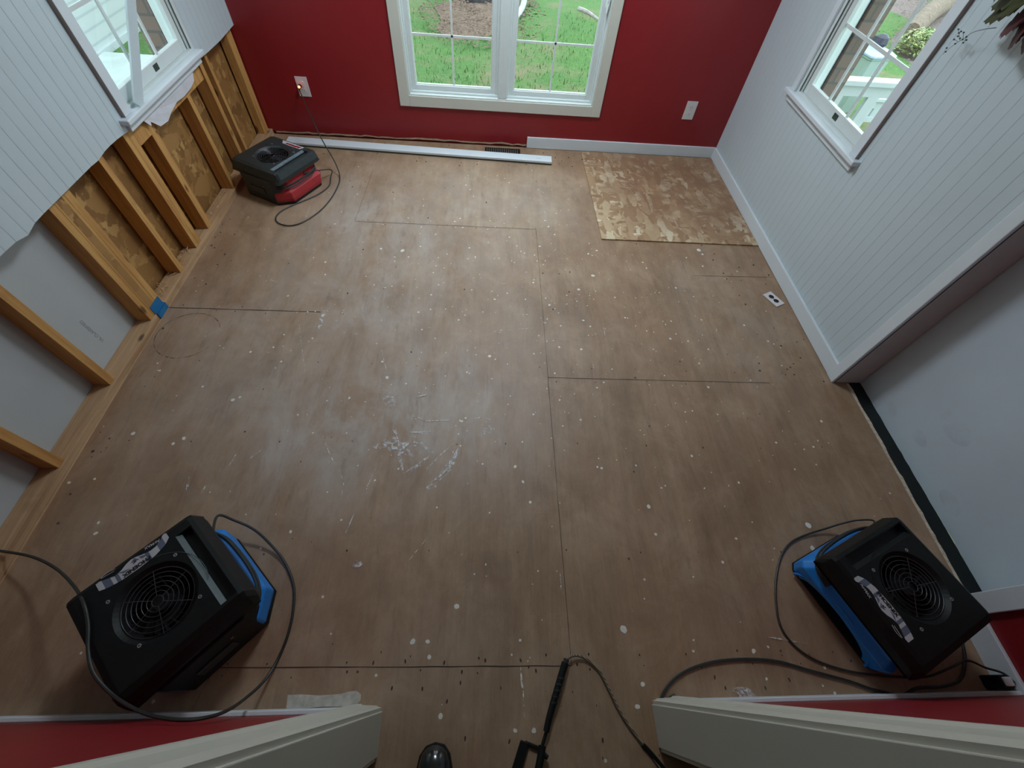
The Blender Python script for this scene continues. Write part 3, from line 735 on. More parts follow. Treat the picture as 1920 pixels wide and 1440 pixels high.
# ---------------------------------------------------------------- air movers
def octo(hx, hy, c, z, x0=0, y0=0):
    return [(x0-hx+c, y0-hy, z), (x0+hx-c, y0-hy, z), (x0+hx, y0-hy+c, z), (x0+hx, y0+hy-c, z), (x0+hx-c, y0+hy, z), (x0-hx+c, y0+hy, z), (x0-hx, y0+hy-c, z), (x0-hx, y0-hy+c, z)]
def air_mover(name, label, loc, rz, body_mat, cap_mat, strip_mat, kind, scale=1.0, zs=1.0):
    """outlet faces local +Y, cord side is local +X, 0.28 m tall"""
    root = tag(empty(name, loc, rz), label, 'fan', 'low-profile air movers')
    root.scale = (scale, scale, scale*zs)
    # lower moulded body
    def body_ring(hx, yf, yb, c, z):
        y0 = (yf-yb)/2; hy = (yf+yb)/2
        return octo(hx, hy, c, z, 0, y0)
    secs = [(.202, .170, .195, .075, .016), (.206, .174, .20, .075, .05), (.204, .190, .198, .07, .10), (.185, .165, .175, .06, .135), (.178, .165, .17, .06, .16), (.195, .175, .185, .05, .195), (.198, .178, .188, .05, .205)]
    def body_ring2(hx, yf, yb, c, z):   # square front corners, chamfered rear corners
        return [(-hx+c, -yb, z), (hx-c, -yb, z), (hx, -yb+c, z), (hx, yf-.02, z), (hx-.02, yf, z), (-hx+.02, yf, z), (-hx, yf-.02, z), (-hx, -yb+c, z)]
    b = MB().loft([body_ring2(*s) for s in secs]).build('lower_body', body_mat, root, .006, False)
    cut = MB(); n = 24
    ring = lambda y, s: [(.176*s*math.cos(math.pi*j/n), y, -.01+.118*s*math.sin(math.pi*j/n)) for j in range(n+1)]
    cut.loft([ring(.02, .8), ring(.30, .97)]); co = cut.build('cutter', M_void); co.parent = root
    bpy.context.view_layer.update(); boolean(b, co)
    lip = MB(); lip.tube([(.175*math.cos(math.pi*j/20), .176, -.004+.121*math.sin(math.pi*j/20)) for j in range(1, 20)], .0045, 8, 0, 0); lip.build('outlet_lip', body_mat, root, 0, True)
    # rubber base
    m = MB(); m.loft([body_ring2(.20, .155, .185, .07, 0), body_ring2(.205, .165, .198, .075, .006), body_ring2(.205, .168, .198, .075, .016)]); bs = m.build('rubber_base', M_void, root)
    # upper housing: profile across X lofted along Y
    def prof(y, zt, g, ins=0.0, zb=.192):
        zg = zt-.024*g; zs_ = max(zb+.003, zt-.055)
        return [(-.206+ins, y, zb), (-.211+ins, y, zs_), (-.192+ins, y, zt-.006), (-.172+ins, y, zt), (.118, y, zt), (.134, y, zt-.012*g), (.134+.0005, y, zg), (.163, y, zg), (.165, y, zt-.003*g),
                (.170-ins*.3, y, zt), (.184-ins, y, zt-.004), (.199-ins, y, zs_), (.196-ins, y, zb)]
    Z = .28
    secs = [prof(-.190, Z-.06, 0, .012), prof(-.176, Z-.012, 0, .004), prof(-.160, Z, 0), prof(-.150, Z, 0), prof(-.149, Z, 1), prof(.149, Z, 1), prof(.150, Z, 0), prof(.180, Z, 0), prof(.193, Z-.006, 0, .002), prof(.2035, Z-.045, 0, .004), prof(.200, .192, 0, .006)]
    secs[0] = prof(-.192, .192+.03, 0, .010)
    h = MB().loft(secs).build('upper_housing', cap_mat, root, .0025, False)
    # inlet dish
    def cone(rt, rb, zt, zb, nm='cutter'):
        c_ = MB(); k = 48
        c_.loft([[(r*math.cos(2*math.pi*j/k)-.005, r*math.sin(2*math.pi*j/k)+.002, z) for j in range(k)] for r, z in ((rt*1.0, zt+.02), (rt, zt), (rb, zb))]); o = c_.build(nm, M_void); o.parent = root; return o
    co = cone(.116, .104, Z, Z-.012); bpy.context.view_layer.update()
    co.data.materials.clear(); co.data.materials.append(cap_mat); boolean(h, co)
    co = cone(.103, .092, Z-.008, Z-.060); bpy.context.view_layer.update(); boolean(h, co)
    dk = MB(); k = 40; dk.loft([[(r*math.cos(2*math.pi*j/k)-.005, r*math.sin(2*math.pi*j/k)+.002, z) for j in range(k)] for r, z in ((.1025, Z-.014), (.1025, Z-.068), (.099, Z-.068), (.099, Z-.016))][:2], cap=False); dk.loft([[(r*math.cos(2*math.pi*j/k)-.005, r*math.sin(2*math.pi*j/k)+.002, z) for j in range(k)] for r, z in ((.1025, Z-.068), (.1025, Z-.066))]); dk.build('inlet_throat', M_void, root)
    # raised scroll line
    m = MB(); m.tube([(.140*math.cos(a), .14*math.sin(a), Z+.0005) for a in [math.radians(-20+i*7) for i in range(16)]], .0012, 6); m.build('housing_ridge', strip_mat, root)
    if strip_mat:  # strip colour stands in for the reflection off the sloping recess side
        m = MB(); m.add([(.1185, -.150, Z+.0004), (.1338, -.150, Z-.0112), (.1338, .150, Z-.0112), (.1185, .150, Z+.0004)], [(0, 1, 2, 3)]); 
        m.add([(.1185, -.150, Z-.0004), (.1338, -.150, Z-.013), (.1338, .150, Z-.013), (.1185, .150, Z-.0004)], [(3, 2, 1, 0)]); m.build('carry_recess', strip_mat, root)
    # wire grille, fan wheel behind it
    gz = Z-.010
    m = MB(); k = 48
    for r in (.100, .086, .072, .058, .044, .030):
        rr = .0011; c0 = []
        ringp = [Vector((-.005+r*math.cos(2*math.pi*j/k), .002+r*math.sin(2*math.pi*j/k), gz+.004*(1-(r/.1)**2))) for j in range(k+1)]
        m.tube(ringp, rr, 6, 0, 0)
    for j in range(6):
        a = math.pi*j/3+.26; p0 = Vector((-.005+.016*math.cos(a), .002+.016*math.sin(a), gz+.004)); p1 = Vector((-.005+.102*math.cos(a), .002+.102*math.sin(a), gz)); m.tube([p0, p1], .0011, 6, 0, 0)
    m.tube([(-.005+.016*math.cos(2*math.pi*j/20), .002+.016*math.sin(2*math.pi*j/20), gz+.004) for j in range(21)], .0011, 6, 0, 0)
    gr = m.build('inlet_grille', M_wire, root, 0, True)
    m = MB(); m.cyl((-.005, .002, Z-.064), (-.005, .002, Z-.030), .030, 24, .024)
    for j in range(18):
        a = 2*math.pi*j/18; c_, s_ = math.cos(a), math.sin(a); p = lambda r, da, z: (-.005+r*math.cos(a+da), .002+r*math.sin(a+da), z)
        m.add([p(.05, 0, Z-.064), p(.088, .22, Z-.064), p(.088, .22, Z-.03), p(.05, 0, Z-.04), p(.05, .02, Z-.064), p(.088, .24, Z-.064), p(.088, .24, Z-.03), p(.05, .02, Z-.04)], [(0,1,2,3), (7,6,5,4), (0,4,5,1), (2,6,7,3), (1,5,6,2), (0,3,7,4)])
    m.build('fan_wheel', M_void, root)
    for x, y in ((.093, .093), (.088, -.082), (-.088, -.082), (-.102, .102)):
        m = MB(); m.cyl((x, y, Z-.001), (x, y, Z+.0015), .0055, 14); s1 = m.build('screw', M_steel, root); MB().cyl((x, y, Z+.001), (x, y, Z+.0018), .0025, 8).build('screw_socket', M_void, s1)
    # rear control panel and rating light
    m = MB(); m.loft([[(x_, y_, z_) for x_, y_ in ((-.208, -.09), (-.130, -.2005), (.125, -.2005), (.16, -.165), (.16, -.10))] for z_ in (.012, .20)]); m.build('motor_cover', cap_mat, root, .004)
    m = MB(); m.box((-.07, -.206, .07), (.05, -.199, .12)); m.build('control_panel', M_blackg, root, .002)
    m = MB(); m.box((.058, -.206, .150), (.066, -.203, .154)); m.build('indicator_window', M_steel, root)
    return root, Z

def phoenix_label(root, Z):
    z = Z+.0012; top = []; bot = []
    # waving ribbon: long edge upright towards the grille, mountain silhouette on the other side
    lo = [(-.112, .178), (-.098, .180), (-.080, .172), (-.060, .163), (-.040, .166), (-.024, .174), (-.008, .178), (.006, .176), (.022, .169), (.045, .162), (.062, .163), (.080, .172), (.096, .186), (.108, .180)]
    # local coordinates: reader stands at +Y and looks to -Y, so the text runs towards -X
    up = [(-.108, .152), (-.085, .142), (-.05, .135), (0, .133), (.05, .136), (.085, .146), (.104, .162)]
    poly = [(-x, y) for x, y in []]
    m = MB(); n = 40
    def interp(tab, x):
        for (a, ya), (b, yb) in zip(tab, tab[1:]):
            if a <= x <= b: return ya+(yb-ya)*(x-a)/(b-a)
        return tab[0][1] if x < tab[0][0] else tab[-1][1]
    xs = [-.108+.212*i/n for i in range(n+1)]
    bands = []
    for i in range(n):
        a, b = xs[i], xs[i+1]; q = (a+b)/2
        mi = 1 if (-.093 < q < -.072 or -.058 < q < -.048 or .030 < q < .042 or .068 < q < .088) else 0
        m.add([(a, interp(up, a), z), (a, interp(lo, a), z), (b, interp(lo, b), z), (b, interp(up, b), z)], [(0, 1, 2, 3)], mi)
    lb = m.build('brand_label', [M_lab_w, M_lab_g], root)
    # grey peaks on the ribbon
    m = MB()
    for tri in (((-.052, .166), (-.018, .152), (-.038, .152)), ((-.012, .166), (.002, .176), (.012, .160)), ((.012, .170), (.045, .154), (.018, .157))): m.add([(x, y, z+.0004) for x, y in tri], [(0, 1, 2)])
    m.build('mountain_peaks', M_lab_g, lb)
    text_obj('phoenix_lettering', 'PHOENIX', M_lab_k, .0168, frame_mtx(Vector((-.002, .1435, z+.0006)), (-1, 0, 0), (0, -1, 0)), lb, .0002, 1.12, .0009)
    bird = MB(); bird.tube([(-.006, .158, z+.0007), (-.002, .162, z+.0007), (.002, .160, z+.0007), (.001, .165, z+.0007), (-.003, .168, z+.0007)], .0014, 6, r_end=.0006); bird.build('bird_emblem', M_lab_k, lb)
    text_obj('airmax_lettering', 'AirMAX', M_lab_w, .0125, frame_mtx(Vector((.058, .178, z)), (-1, .16, 0), (-.16, -1, 0)), lb, .0002, 1.05, .0002)
    m = MB(); m.tube([(-.050, .184, z), (-.072, .190, z), (-.090, .186, z), (-.070, .182, z), (-.055, .180, z)], .0009, 6); m.build('oval_swoosh', M_lab_w, lb)
LOC_L = (-.990, .216, 0); ROT_L = math.radians(46.7)
fl_, Zf = air_mover('air_mover', 'black and blue air mover in the lower left of the photo, against the front wall', LOC_L, ROT_L, M_blue, M_black, M_strip, 'p')
phoenix_label(fl_, Zf)
LOC_R = (1.495, .240, 0); ROT_R = math.radians(114)
fr_, _ = air_mover('air_mover', 'black and blue air mover in the lower right of the photo, beside the doorway panel', LOC_R, ROT_R, M_blue, M_black, M_black, 'p')
phoenix_label(fr_, Zf)
LOC_D = (-1.455, 2.915, 0); ROT_D = math.radians(-27)
fd_, _ = air_mover('air_mover', 'black and red air mover under the left window corner, by the red wall', LOC_D, ROT_D, M_redp, M_charcoal, simple('grey_sheen_plastic', (.10, .14, .16), .5, .2, 60), 'r', .99, .82)
m = MB(); z = Zf+.001
m.add([(-.05, .145, z), (.10, .145, z), (.115, .178, z), (-.075, .178, z)], [(0, 1, 2, 3)]); lr = m.build('brand_label', M_lab_w, fd_)
m = MB(); m.add([(-.03, .150, z+.0005), (.09, .150, z+.0005), (.10, .170, z+.0005), (-.03, .165, z+.0005)], [(0, 1, 2, 3)]); m.build('label_red_field', M_lab_r, lr)
m = MB()
for k in range(5): m.box((-.02+k*.022, .154, z+.0005), (-.006+k*.022, .163, z+.001))
m.build('label_dark_marks', M_lab_k, lr)

def cord(name, pts, r, parent, mat=M_rubber, sm=6, n=8):
    inv = None
    if parent is not None:
        bpy.context.view_layer.update(); inv = parent.matrix_world.inverted(); pts = [inv @ Vector(p) for p in pts]; r = r/parent.scale[0]
    return MB().tube(pts, r, n, 0, sm).build(name, mat, parent, 0, True)
def loc2w(loc, rz, p, s=1, zs=1):
    c_, s_ = math.cos(rz), math.sin(rz); return Vector((loc[0]+(p[0]*c_-p[1]*s_)*s, loc[1]+(p[0]*s_+p[1]*c_)*s, p[2]*s*zs))
# wound cord in the waist of each machine
def wraps(root, loc, rz, s=1, zs=1):
    for k, (dz, dx) in enumerate(((.150, 0), (.139, .006), (.161, .004))):
        P = [(.10, .178, dz-.01), (.165, .168, dz), (.196+dx, .11, dz), (.205+dx, 0, dz), (.198+dx, -.10, dz), (.17, -.165, dz), (.09, -.192, dz)]
        cord('wound_cord', [loc2w(loc, rz, p, s, zs) for p in P], .0042, root)
wraps(fl_, LOC_L, ROT_L); wraps(fr_, LOC_R, ROT_R); wraps(fd_, LOC_D, ROT_D, .99, .82)
R = .0048
# left machine: loop on the floor, then over the machine and out to the left
wl = lambda *p: loc2w(LOC_L, ROT_L, p)
cord('power_cord', [wl(.17, .15, .14), fl(408, 967, .10), fl(440, 976, .08), fl(478, 994, .05), fl(512, 1026, .02), fl(536, 1058, .008), fl(551, 1100, .006), fl(549, 1150, .006), fl(538, 1195, .006), fl(520, 1238, .006),
     fl(495, 1277, .04), fl(462, 1308, .13), fl(430, 1330, .24), fl(393, 1344, .34), fl(340, 1350, .37), fl(285, 1342, .325), fl(242, 1324, .305), fl(205, 1298, .292), fl(175, 1262, .295), fl(165, 1220, .291), fl(165, 1170, .290), fl(156, 1130, .290), fl(138, 1098, .23), fl(105, 1066, .15),
     fl(60, 1044, .09), fl(0, 1033, .055), fl(-60, 1028, .045), fl(-120, 1035, .045)], R, fl_)
wr = lambda *p: loc2w(LOC_R, ROT_R, p)
cord('power_cord', [wr(.17, -.10, .15), fl(1640, 978, .12), fl(1610, 975, .09), fl(1580, 981, .05), fl(1545, 992, .02), fl(1508, 1004, .008), fl(1482, 1018, .006), fl(1464, 1044, .006), fl(1455, 1085, .006), fl(1455, 1130, .006), fl(1463, 1172, .006),
     fl(1485, 1206, .006), fl(1520, 1233, .006), fl(1570, 1253, .006), fl(1625, 1264, .006), fl(1690, 1269, .006), fl(1740, 1268, .03), Vector((1.70, .00, .05)), Vector((1.78, .02, .05)), fl(1848, 1252, .06), fl(1880, 1262, .075), fl(1902, 1280, .08)], .0040, fr_)
wd_ = lambda *p: loc2w(LOC_D, ROT_D, p, .99)
cord('power_cord', [wd_(.19, .04, .14), fl(619, 318, .05), fl(620, 332, .02), fl(617, 348, .006), fl(600, 362, .006), fl(575, 374, .006), fl(545, 386, .006), fl(523, 399, .006), fl(517, 411, .006), fl(524, 419, .006), fl(545, 423, .006), fl(570, 415, .006),
     fl(600, 395, .006), fl(622, 370, .006), fl(635, 345, .006), fl(637, 330, .015), fl(632, 313, .055), fl(621, 291, .11), fl(606, 266, .18), fl(592, 238, .245), fl(578, 207, .295), fl(567, 182, .33), ony(561, 168, 3.628)], .0042, fd_)
p = ony(563, 160, YB)
pl = MB(); pl.cyl((p.x, YB-.006, p.z), (p.x, YB-.035, p.z-.004), .013, 16, .010); pg = pl.build('lit_plug', None or simple('plug_black', (.03, .01, .01), .4)); bpy.context.view_layer.update(); pg.parent = fd_; pg.matrix_parent_inverse = fd_.matrix_world.inverted()
gl = NT('red_neon_plug'); gl.b.inputs['Base Color'].default_value = (.8, .05, .02, 1); gl.b.inputs['Emission Color'].default_value = (1, .12, .05, 1); gl.b.inputs['Emission Strength'].default_value = 2.5
o = MB().cyl((p.x+.002, YB-.034, p.z+.004), (p.x+.002, YB-.040, p.z+.003), .0085, 14).build('plug_glow_window', gl.m); o.parent = pg; o.matrix_parent_inverse = Matrix(); o.matrix_world = Matrix()

# extension lead running in through the opening
ex = MB().tube([Vector((.68, -.062, .006)), fl(1241, 1314, .006), fl(1248, 1293, .006), fl(1268, 1270, .006), fl(1300, 1252, .006), fl(1345, 1240, .006), fl(1405, 1236, .006), fl(1460, 1241, .006), fl(1520, 1258, .006), fl(1590, 1277, .006),
     fl(1640, 1294, .006), fl(1690, 1303, .006), Vector((1.58, -.058, .006)), Vector((1.68, -.055, .006)), Vector((1.76, -.035, .006)), Vector((1.815, .02, .006)), Vector((1.845, .085, .006)), Vector((1.86, .15, .006))], .0052, 8).build('extension_cord', M_rubber, None, 0, True)
tag(ex, 'thick black extension cord curving from the doorway trim to behind the right air mover', 'cord')
# adapter with pale tip in the front right corner
ad = tag(empty('power_adapter', (1.862, -.046, 0)), 'black plug adapter with a pale lit end standing in the front right corner', 'adapter')
MB().box((-.022, -.02, 0), (.022, .022, .075)).build('adapter_body', M_black, ad, .006)
MB().box((-.014, -.012, .073), (.016, .016, .084)).build('adapter_face', M_outlet, ad, .004)

# ---------------------------------------------------------------- small things on the floor and walls
# loose length of white baseboard
a = Vector((-1.235, 3.495, .0065)); b = Vector((.492, 3.438, .0065)); b = Vector((.494, 3.432, .0065)); a = Vector((-1.60, 3.520, .0065))
d = (b-a).normalized(); n_ = Vector((-d.y, d.x, 0))*.045; u = Vector((0, 0, 1))
m = MB(); m.loft([[p-n_+u*.006, p-n_+u*.022, p+n_+u*.022, p+n_+u*.006] for p in (a, b)]); lb = m.build('baseboard_length', M_white, None, .002)
tag(lb, 'loose length of white baseboard lying flat on the floor below the rear window', 'baseboard')
m = MB(); m.loft([[p-n_*.94-u*.0064, p-n_*.94+u*.0058, p+n_*.94+u*.0058, p+n_*.94-u*.0064] for p in (a, b)]); m.build('raw_back', simple('dark_raw_mdf', (.06, .075, .055), .8), lb)
m = MB(); q = a.lerp(b, .94); m.box((q.x, q.y-.004, q.z+.0221), (q.x+.04, q.y-.002, q.z+.0224)); m.build('pencil_mark', M_lab_g, lb)
# floor register
vt = tag(empty('floor_register', (.10, 3.553, 0)), 'black slotted floor vent behind the loose baseboard under the rear window', 'vent')
m = MB(); m.box((-.145, -.055, .0), (.145, .055, .003)); m.build('backing', M_void, vt)
m = MB(); m.box((-.145, -.055, .003), (.145, -.047, .006)); m.box((-.145, .047, .003), (.145, .055, .006)); m.box((-.145, -.047, .003), (-.137, .047, .006)); m.box((.137, -.047, .003), (.145, .047, .006)); m.build('rim', M_black, vt)
m = MB()
for k in range(15): x = -.13+k*.0178; m.box((x, -.047, .003), (x+.006, .047, .0055))
m.build('slats', simple('dusty_slats', (.10, .09, .08), .7), vt)
# outlets on the rear wall
def outlet(name, x, z, label, lw=.086, hh=.130):
    o = tag(empty(name, (x, YB, z)), label, 'outlet'); 
    MB().box((-lw/2, -.006, -hh/2), (lw/2, 0, hh/2)).build('cover_plate', M_outlet, o, .002)
    for s in (-1, 1):
        r = MB(); r.loft([[( .017*math.cos(q), y, s*.024+.0145*math.sin(q)*1.0) for q in [2*math.pi*j/20 for j in range(20)]] for y in (-.0075, -.005)]); rc = r.build('socket', M_outlet, o)
        m = MB(); m.box((-.008, -.0079, s*.024-.001), (-.0062, -.0073, s*.024+.008)); m.box((.0062, -.0079, s*.024-.001), (.008, -.0073, s*.024+.008)); m.cyl((0, -.0079, s*.024-.007), (0, -.0073, s*.024-.007), .0022, 8); m.build('socket_slots', M_slot, rc)
    MB().cyl((0, -.0072, 0), (0, -.005, 0), .003, 10).build('plate_screw', M_steel, o)
    return o
outlet('wall_outlet', -1.402, .352, 'white wall outlet with a glowing red plug in it, left of the rear window')
outlet('wall_outlet', 1.562, .353, 'white empty wall outlet low on the red wall, right of the rear window')
# loose cover plate on the floor
c_ = (fl(1428, 551)+fl(1440, 545)+fl(1472, 572)+fl(1460, 579))/4; e_ = fl(1466, 575.5)-fl(1434, 548); rz = math.atan2(e_.y, e_.x)
cp = MB().box((-.059, -.036, 0), (.059, .036, .0055)).build('cover_plate', M_outlet, None, .0025); cp.location = (c_.x, c_.y, .0005); cp.rotation_euler = (0, 0, rz)
for s in (-1, 1):
    cc_ = MB(); cc_.cyl((s*.020, 0, -.01), (s*.020, 0, .02), .0165, 24); co = cc_.build('cutter', M_slot); co.parent = cp
    bpy.context.view_layer.update(); boolean(cp, co)
MB().cyl((0, 0, .003), (0, 0, .0062), .003, 10).build('screw_hole', M_slot, cp)
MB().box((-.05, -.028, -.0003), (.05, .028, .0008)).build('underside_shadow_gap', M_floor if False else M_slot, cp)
tag(cp, 'loose white outlet plate with two round holes on the floor by the right wall', 'cover plate')

# probe tool by the door opening
tl = tag(empty('moisture_probe', (0, 0, 0)), 'black long-handled probe lying on the floor in the door opening', 'tool')
P = lambda px, py, z=.02: fl(px, py, z)
MB().tube([P(1060, 1243), P(1054, 1262), P(1040, 1310), P(1030, 1345), P(1024, 1372)], .013, 14, 0, 4, .010).build('grip', M_black, tl, 0, True)
MB().tube([P(1063, 1236), P(1060, 1244)], .009, 12, 0, 0).build('strain_relief', M_blackg, tl, 0, True)
m = MB(); 
for k in range(5): a = P(1052-k*3.4, 1270-(-k)*11.5); b = a+Vector((-.001, -.005, 0)); m.cyl(a, b, .0142, 14)
m.build('grip_rings', M_blackg, tl, 0, True)
MB().tube([P(1025, 1370), P(1016, 1402), P(1013, 1420)], .0055, 8, 0, 4).build('shaft', M_black, tl, 0, True)
MB().tube([P(1017, 1398), P(1013, 1425), P(1004, 1470)], .012, 10, 0, 4).build('slide_weight', M_black, tl, 0, True)
MB().tube([P(1017, 1411), P(1027, 1421)], .007, 8, 0, 0).build('lock_knob', M_black, tl, 0, True)
m = MB(); q = [P(976, 1387, .004), P(992, 1392, .004), P(975, 1452, .004), P(956, 1452, .004)]; m.prism([(v.x, v.y) for v in q], .001, .016)
q = [P(985, 1388, .004), P(1018, 1402, .004), P(1016, 1408, .004), P(984, 1395, .004)]; m.prism([(v.x, v.y) for v in q], .001, .012); m.build('foot_bracket', M_black, tl, .002)
br = NT('braided_cable'); v = br.coords((1, 1, 1), obj=True); vo = br.n('ShaderNodeTexWave', bands_direction='DIAGONAL'); vo.inputs['Scale'].default_value = 75; br.l(v, vo.inputs['Vector'])
br.l(br.ramp(vo.outputs[0], [(.35, (.03, .03, .025)), (.65, (.30, .25, .17))]), br.b.inputs['Base Color']); br.b.inputs['Roughness'].default_value = .6
MB().tube([P(1061, 1240, .02), P(1070, 1231, .02), P(1085, 1230, .014), P(1102, 1238, .008), P(1124, 1259, .006), P(1142, 1293, .006), P(1160, 1330, .006), P(1182, 1365, .006), P(1205, 1395, .006), P(1225, 1420, .006), P(1245, 1450, .006), P(1275, 1480, .006)], .0042, 8).build('braided_lead', br.m, tl, 0, True)
MB().tube([P(1205, 1396, .005), P(1222, 1414, .005), P(1240, 1436, .005), P(1262, 1462, .005)], .0075, 8).build('cable_sleeve', M_black, tl, 0, True)

# boot toe of the photographer
bt = tag(empty('boot', (fl(815, 1440).x, fl(815, 1440).y, 0), math.radians(2)), 'shiny black boot toe at the bottom edge of the photo', 'boot')
secs = []
for y, hw, zt in ((.058, .008, .030), (.052, .026, .045), (.038, .040, .058), (.015, .048, .066), (-.02, .052, .072), (-.07, .050, .085), (-.12, .044, .105), (-.17, .042, .16), (-.22, .040, .17), (-.245, .025, .16)):
    secs.append([(hw*math.cos(q)*(1 if math.sin(q) > 0 else 1), y, .018+(zt-.018)*max(0, math.sin(q))**.75 if math.sin(q) > 0 else .018) for q in [2*math.pi*j/20 for j in range(20)]])
MB().loft(secs).build('upper', simple('polished_black_leather', (.012, .016, .016), .18, .2, 20, coat=.5), bt, 0, True)
so = [(.0, .064), (.030, .056), (.048, .034), (.056, 0), (.057, -.05), (.050, -.12), (.046, -.20), (.030, -.25)]
MB().prism(so+[(-x, y) for x, y in reversed(so[1:])], 0, .020).build('sole', M_void, bt, .003)

# ---------------------------------------------------------------- leafy wreath on the right wall near the camera
def leaf(m, base, d, up_, L, W, lobes=5, mi=0):
    d = Vector(d).normalized(); s = d.cross(Vector(up_)).normalized(); nn = s.cross(d).normalized()
    out = [(0, 0)]
    k = 9
    side = []
    for i in range(1, k):
        t = i/k; w_ = W*math.sin(math.pi*t**.8)*(1.0 if i % 2 else .70); side.append((t*L, w_))
    pts = [Vector(base)]+[Vector(base)+d*a+s*b+nn*(-.12*a*a/L+.10*abs(b)) for a, b in side]+[Vector(base)+d*L-nn*.12*L]+[Vector(base)+d*a-s*b+nn*(-.12*a*a/L+.10*abs(b)) for a, b in reversed(side)]
    mid = [Vector(base)+d*(a)+nn*(-.12*a*a/L) for a, b in side]
    n = len(side)
    vs = pts+mid; tip = n+1
    fs = []
    o = len(pts)
    fs.append((0, 1, o)); fs.append((0, o, len(pts)-1))
    for i in range(n-1):
        fs.append((1+i, 2+i, o+i+1, o+i)); fs.append((o+i, o+i+1, len(pts)-2-i, len(pts)-1-i))
    fs.append((n, tip, o+n-1)); fs.append((o+n-1, tip, tip+1))
    m.add(vs, fs, mi)
wrh = tag(empty('leaf_garland', (1.80, 2.0, 1.5)), 'dark red and green artificial leaf garland hanging at the upper right corner', 'garland')
mr = simple('dark_red_leaf', (.075, .006, .010), .5, .35, 25); mg = simple('dark_green_leaf', (.035, .045, .008), .5, .35, 25); mk = simple('dry_stem', (.05, .06, .05), .7)
bpy.context.view_layer.update(); IW = wrh.matrix_world.inverted()
def gp(px, py, x=1.78): return IW @ onx(px, py, x)
random.seed(11)
for nm, mt, lst in (('red_leaf', mr, [((1925, 30), (1868, 62), .055), ((1930, 45), (1882, 92), .05), ((1935, 60), (1908, 104), .045), ((1940, 20), (1896, 84), .05), ((1950, 10), (1902, 40), .05), ((1935, 25), (1893, 52), .04), ((1945, 50), (1918, 98), .04), ((1960, 60), (1925, 120), .05)]),
                    ('green_leaf', mg, [((1925, 5), (1834, 36), .05), ((1930, -15), (1850, 8), .055), ((1935, -5), (1862, 26), .05), ((1900, -40), (1858, -2), .05), ((1940, -10), (1885, 20), .05)])):
    for (b_, t_, w_) in lst:
        xx = 1.76+random.uniform(-.02, .03); a = gp(*b_, xx); b = gp(*t_, xx+.03); m = MB(); leaf(m, a, b-a, (-1, .2, .3), (b-a).length, w_*.8)
        o = m.build(nm, mt, wrh); sm_ = o.modifiers.new('thick', 'SOLIDIFY'); sm_.thickness = .001
m = MB(); tw = [gp(1868, 52, 1.80), gp(1845, 55, 1.82), gp(1824, 61, 1.84), gp(1806, 73, 1.85), gp(1790, 83, 1.86), gp(1776, 94, 1.87), gp(1768, 102, 1.87)]; m.tube(tw, .0012, 6, r_end=.0005)
for a_, b_ in (((1800, 76), (1797, 58)), ((1806, 73), (1806, 62)), ((1797, 79), (1790, 74)), ((1812, 68), (1808, 78))): m.tube([gp(*a_, 1.85), gp(*b_, 1.85)], .0007, 5, 0, 0)
m.build('twig', mk, wrh)
for px, py in ((1797,55),(1802,59),(1807,61),(1796,68),(1789,74),(1805,74),(1812,69),(1806,80),(1812,75),(1791,82),(1775,90),(1800,72),(1798,62),(1773,97)):
    p_ = gp(px, py, 1.85); m = MB(); m.loft([[(p_.x+r_*math.cos(q), p_.y+.0045*h_, p_.z+r_*math.sin(q)) for q in [2*math.pi*j/8 for j in range(8)]] for h_, r_ in ((-1, .0006), (-.5, .0026), (.3, .003), (1, .0008))]); m.build('berry', mk, wrh, 0, True)

# ---------------------------------------------------------------- outside
GZ = -.6
def gz(x, y):
    t = min(1, max(0, (x-2.6)/1.8)); return GZ-.25*t*t*(3-2*t)
g = MB(); n = 110; vs = []; 
for j in range(n+1):
    for i in range(n+1):
        x = -16+34*i/n; y = -8+34*j/n; vs.append((x, y, gz(x, y)+.05*math.sin(x*1.3)*math.sin(y*.9)*(1 if y > 4.2 else .3)))
g.add(vs, [(j*(n+1)+i, j*(n+1)+i+1, (j+1)*(n+1)+i+1, (j+1)*(n+1)+i) for j in range(n) for i in range(n)])
ground = struct(g.build('ground', M_grass, None, 0, True))
tf = MB(); random.seed(5)
for _ in range(6500):
    if random.random() < .75: y = random.uniform(4.6, 9.5); x = random.uniform(-.26*y-.3, .28*y+.3)
    elif random.random() < .5: x = random.uniform(3.2, 8.5); y = random.uniform(3.5, 10)
    else: x = -random.uniform(2.6, 4.85); y = random.uniform(3, 8)
    if (x-.0)**2/1.3+(y-9.3)**2/1.2 < 1 : continue
    a = random.uniform(0, 6.28); h_ = random.uniform(.03, .075); wd = .006; lx, ly = math.cos(a), math.sin(a); t_ = h_*random.uniform(.2, .9)
    z0 = gz(x, y)+.05*math.sin(x*1.3)*math.sin(y*.9)*(1 if y > 4.2 else .3)
    tf.add([(x-ly*wd, y+lx*wd, z0), (x+ly*wd, y-lx*wd, z0), (x+lx*t_, y+ly*t_, z0+h_)], [(0, 1, 2)])
tfo = tf.build('grass_tufts', simple('grass_blade', (.13, .26, .07), .7, .5, 6), ground); tfo['kind'] = 'stuff'
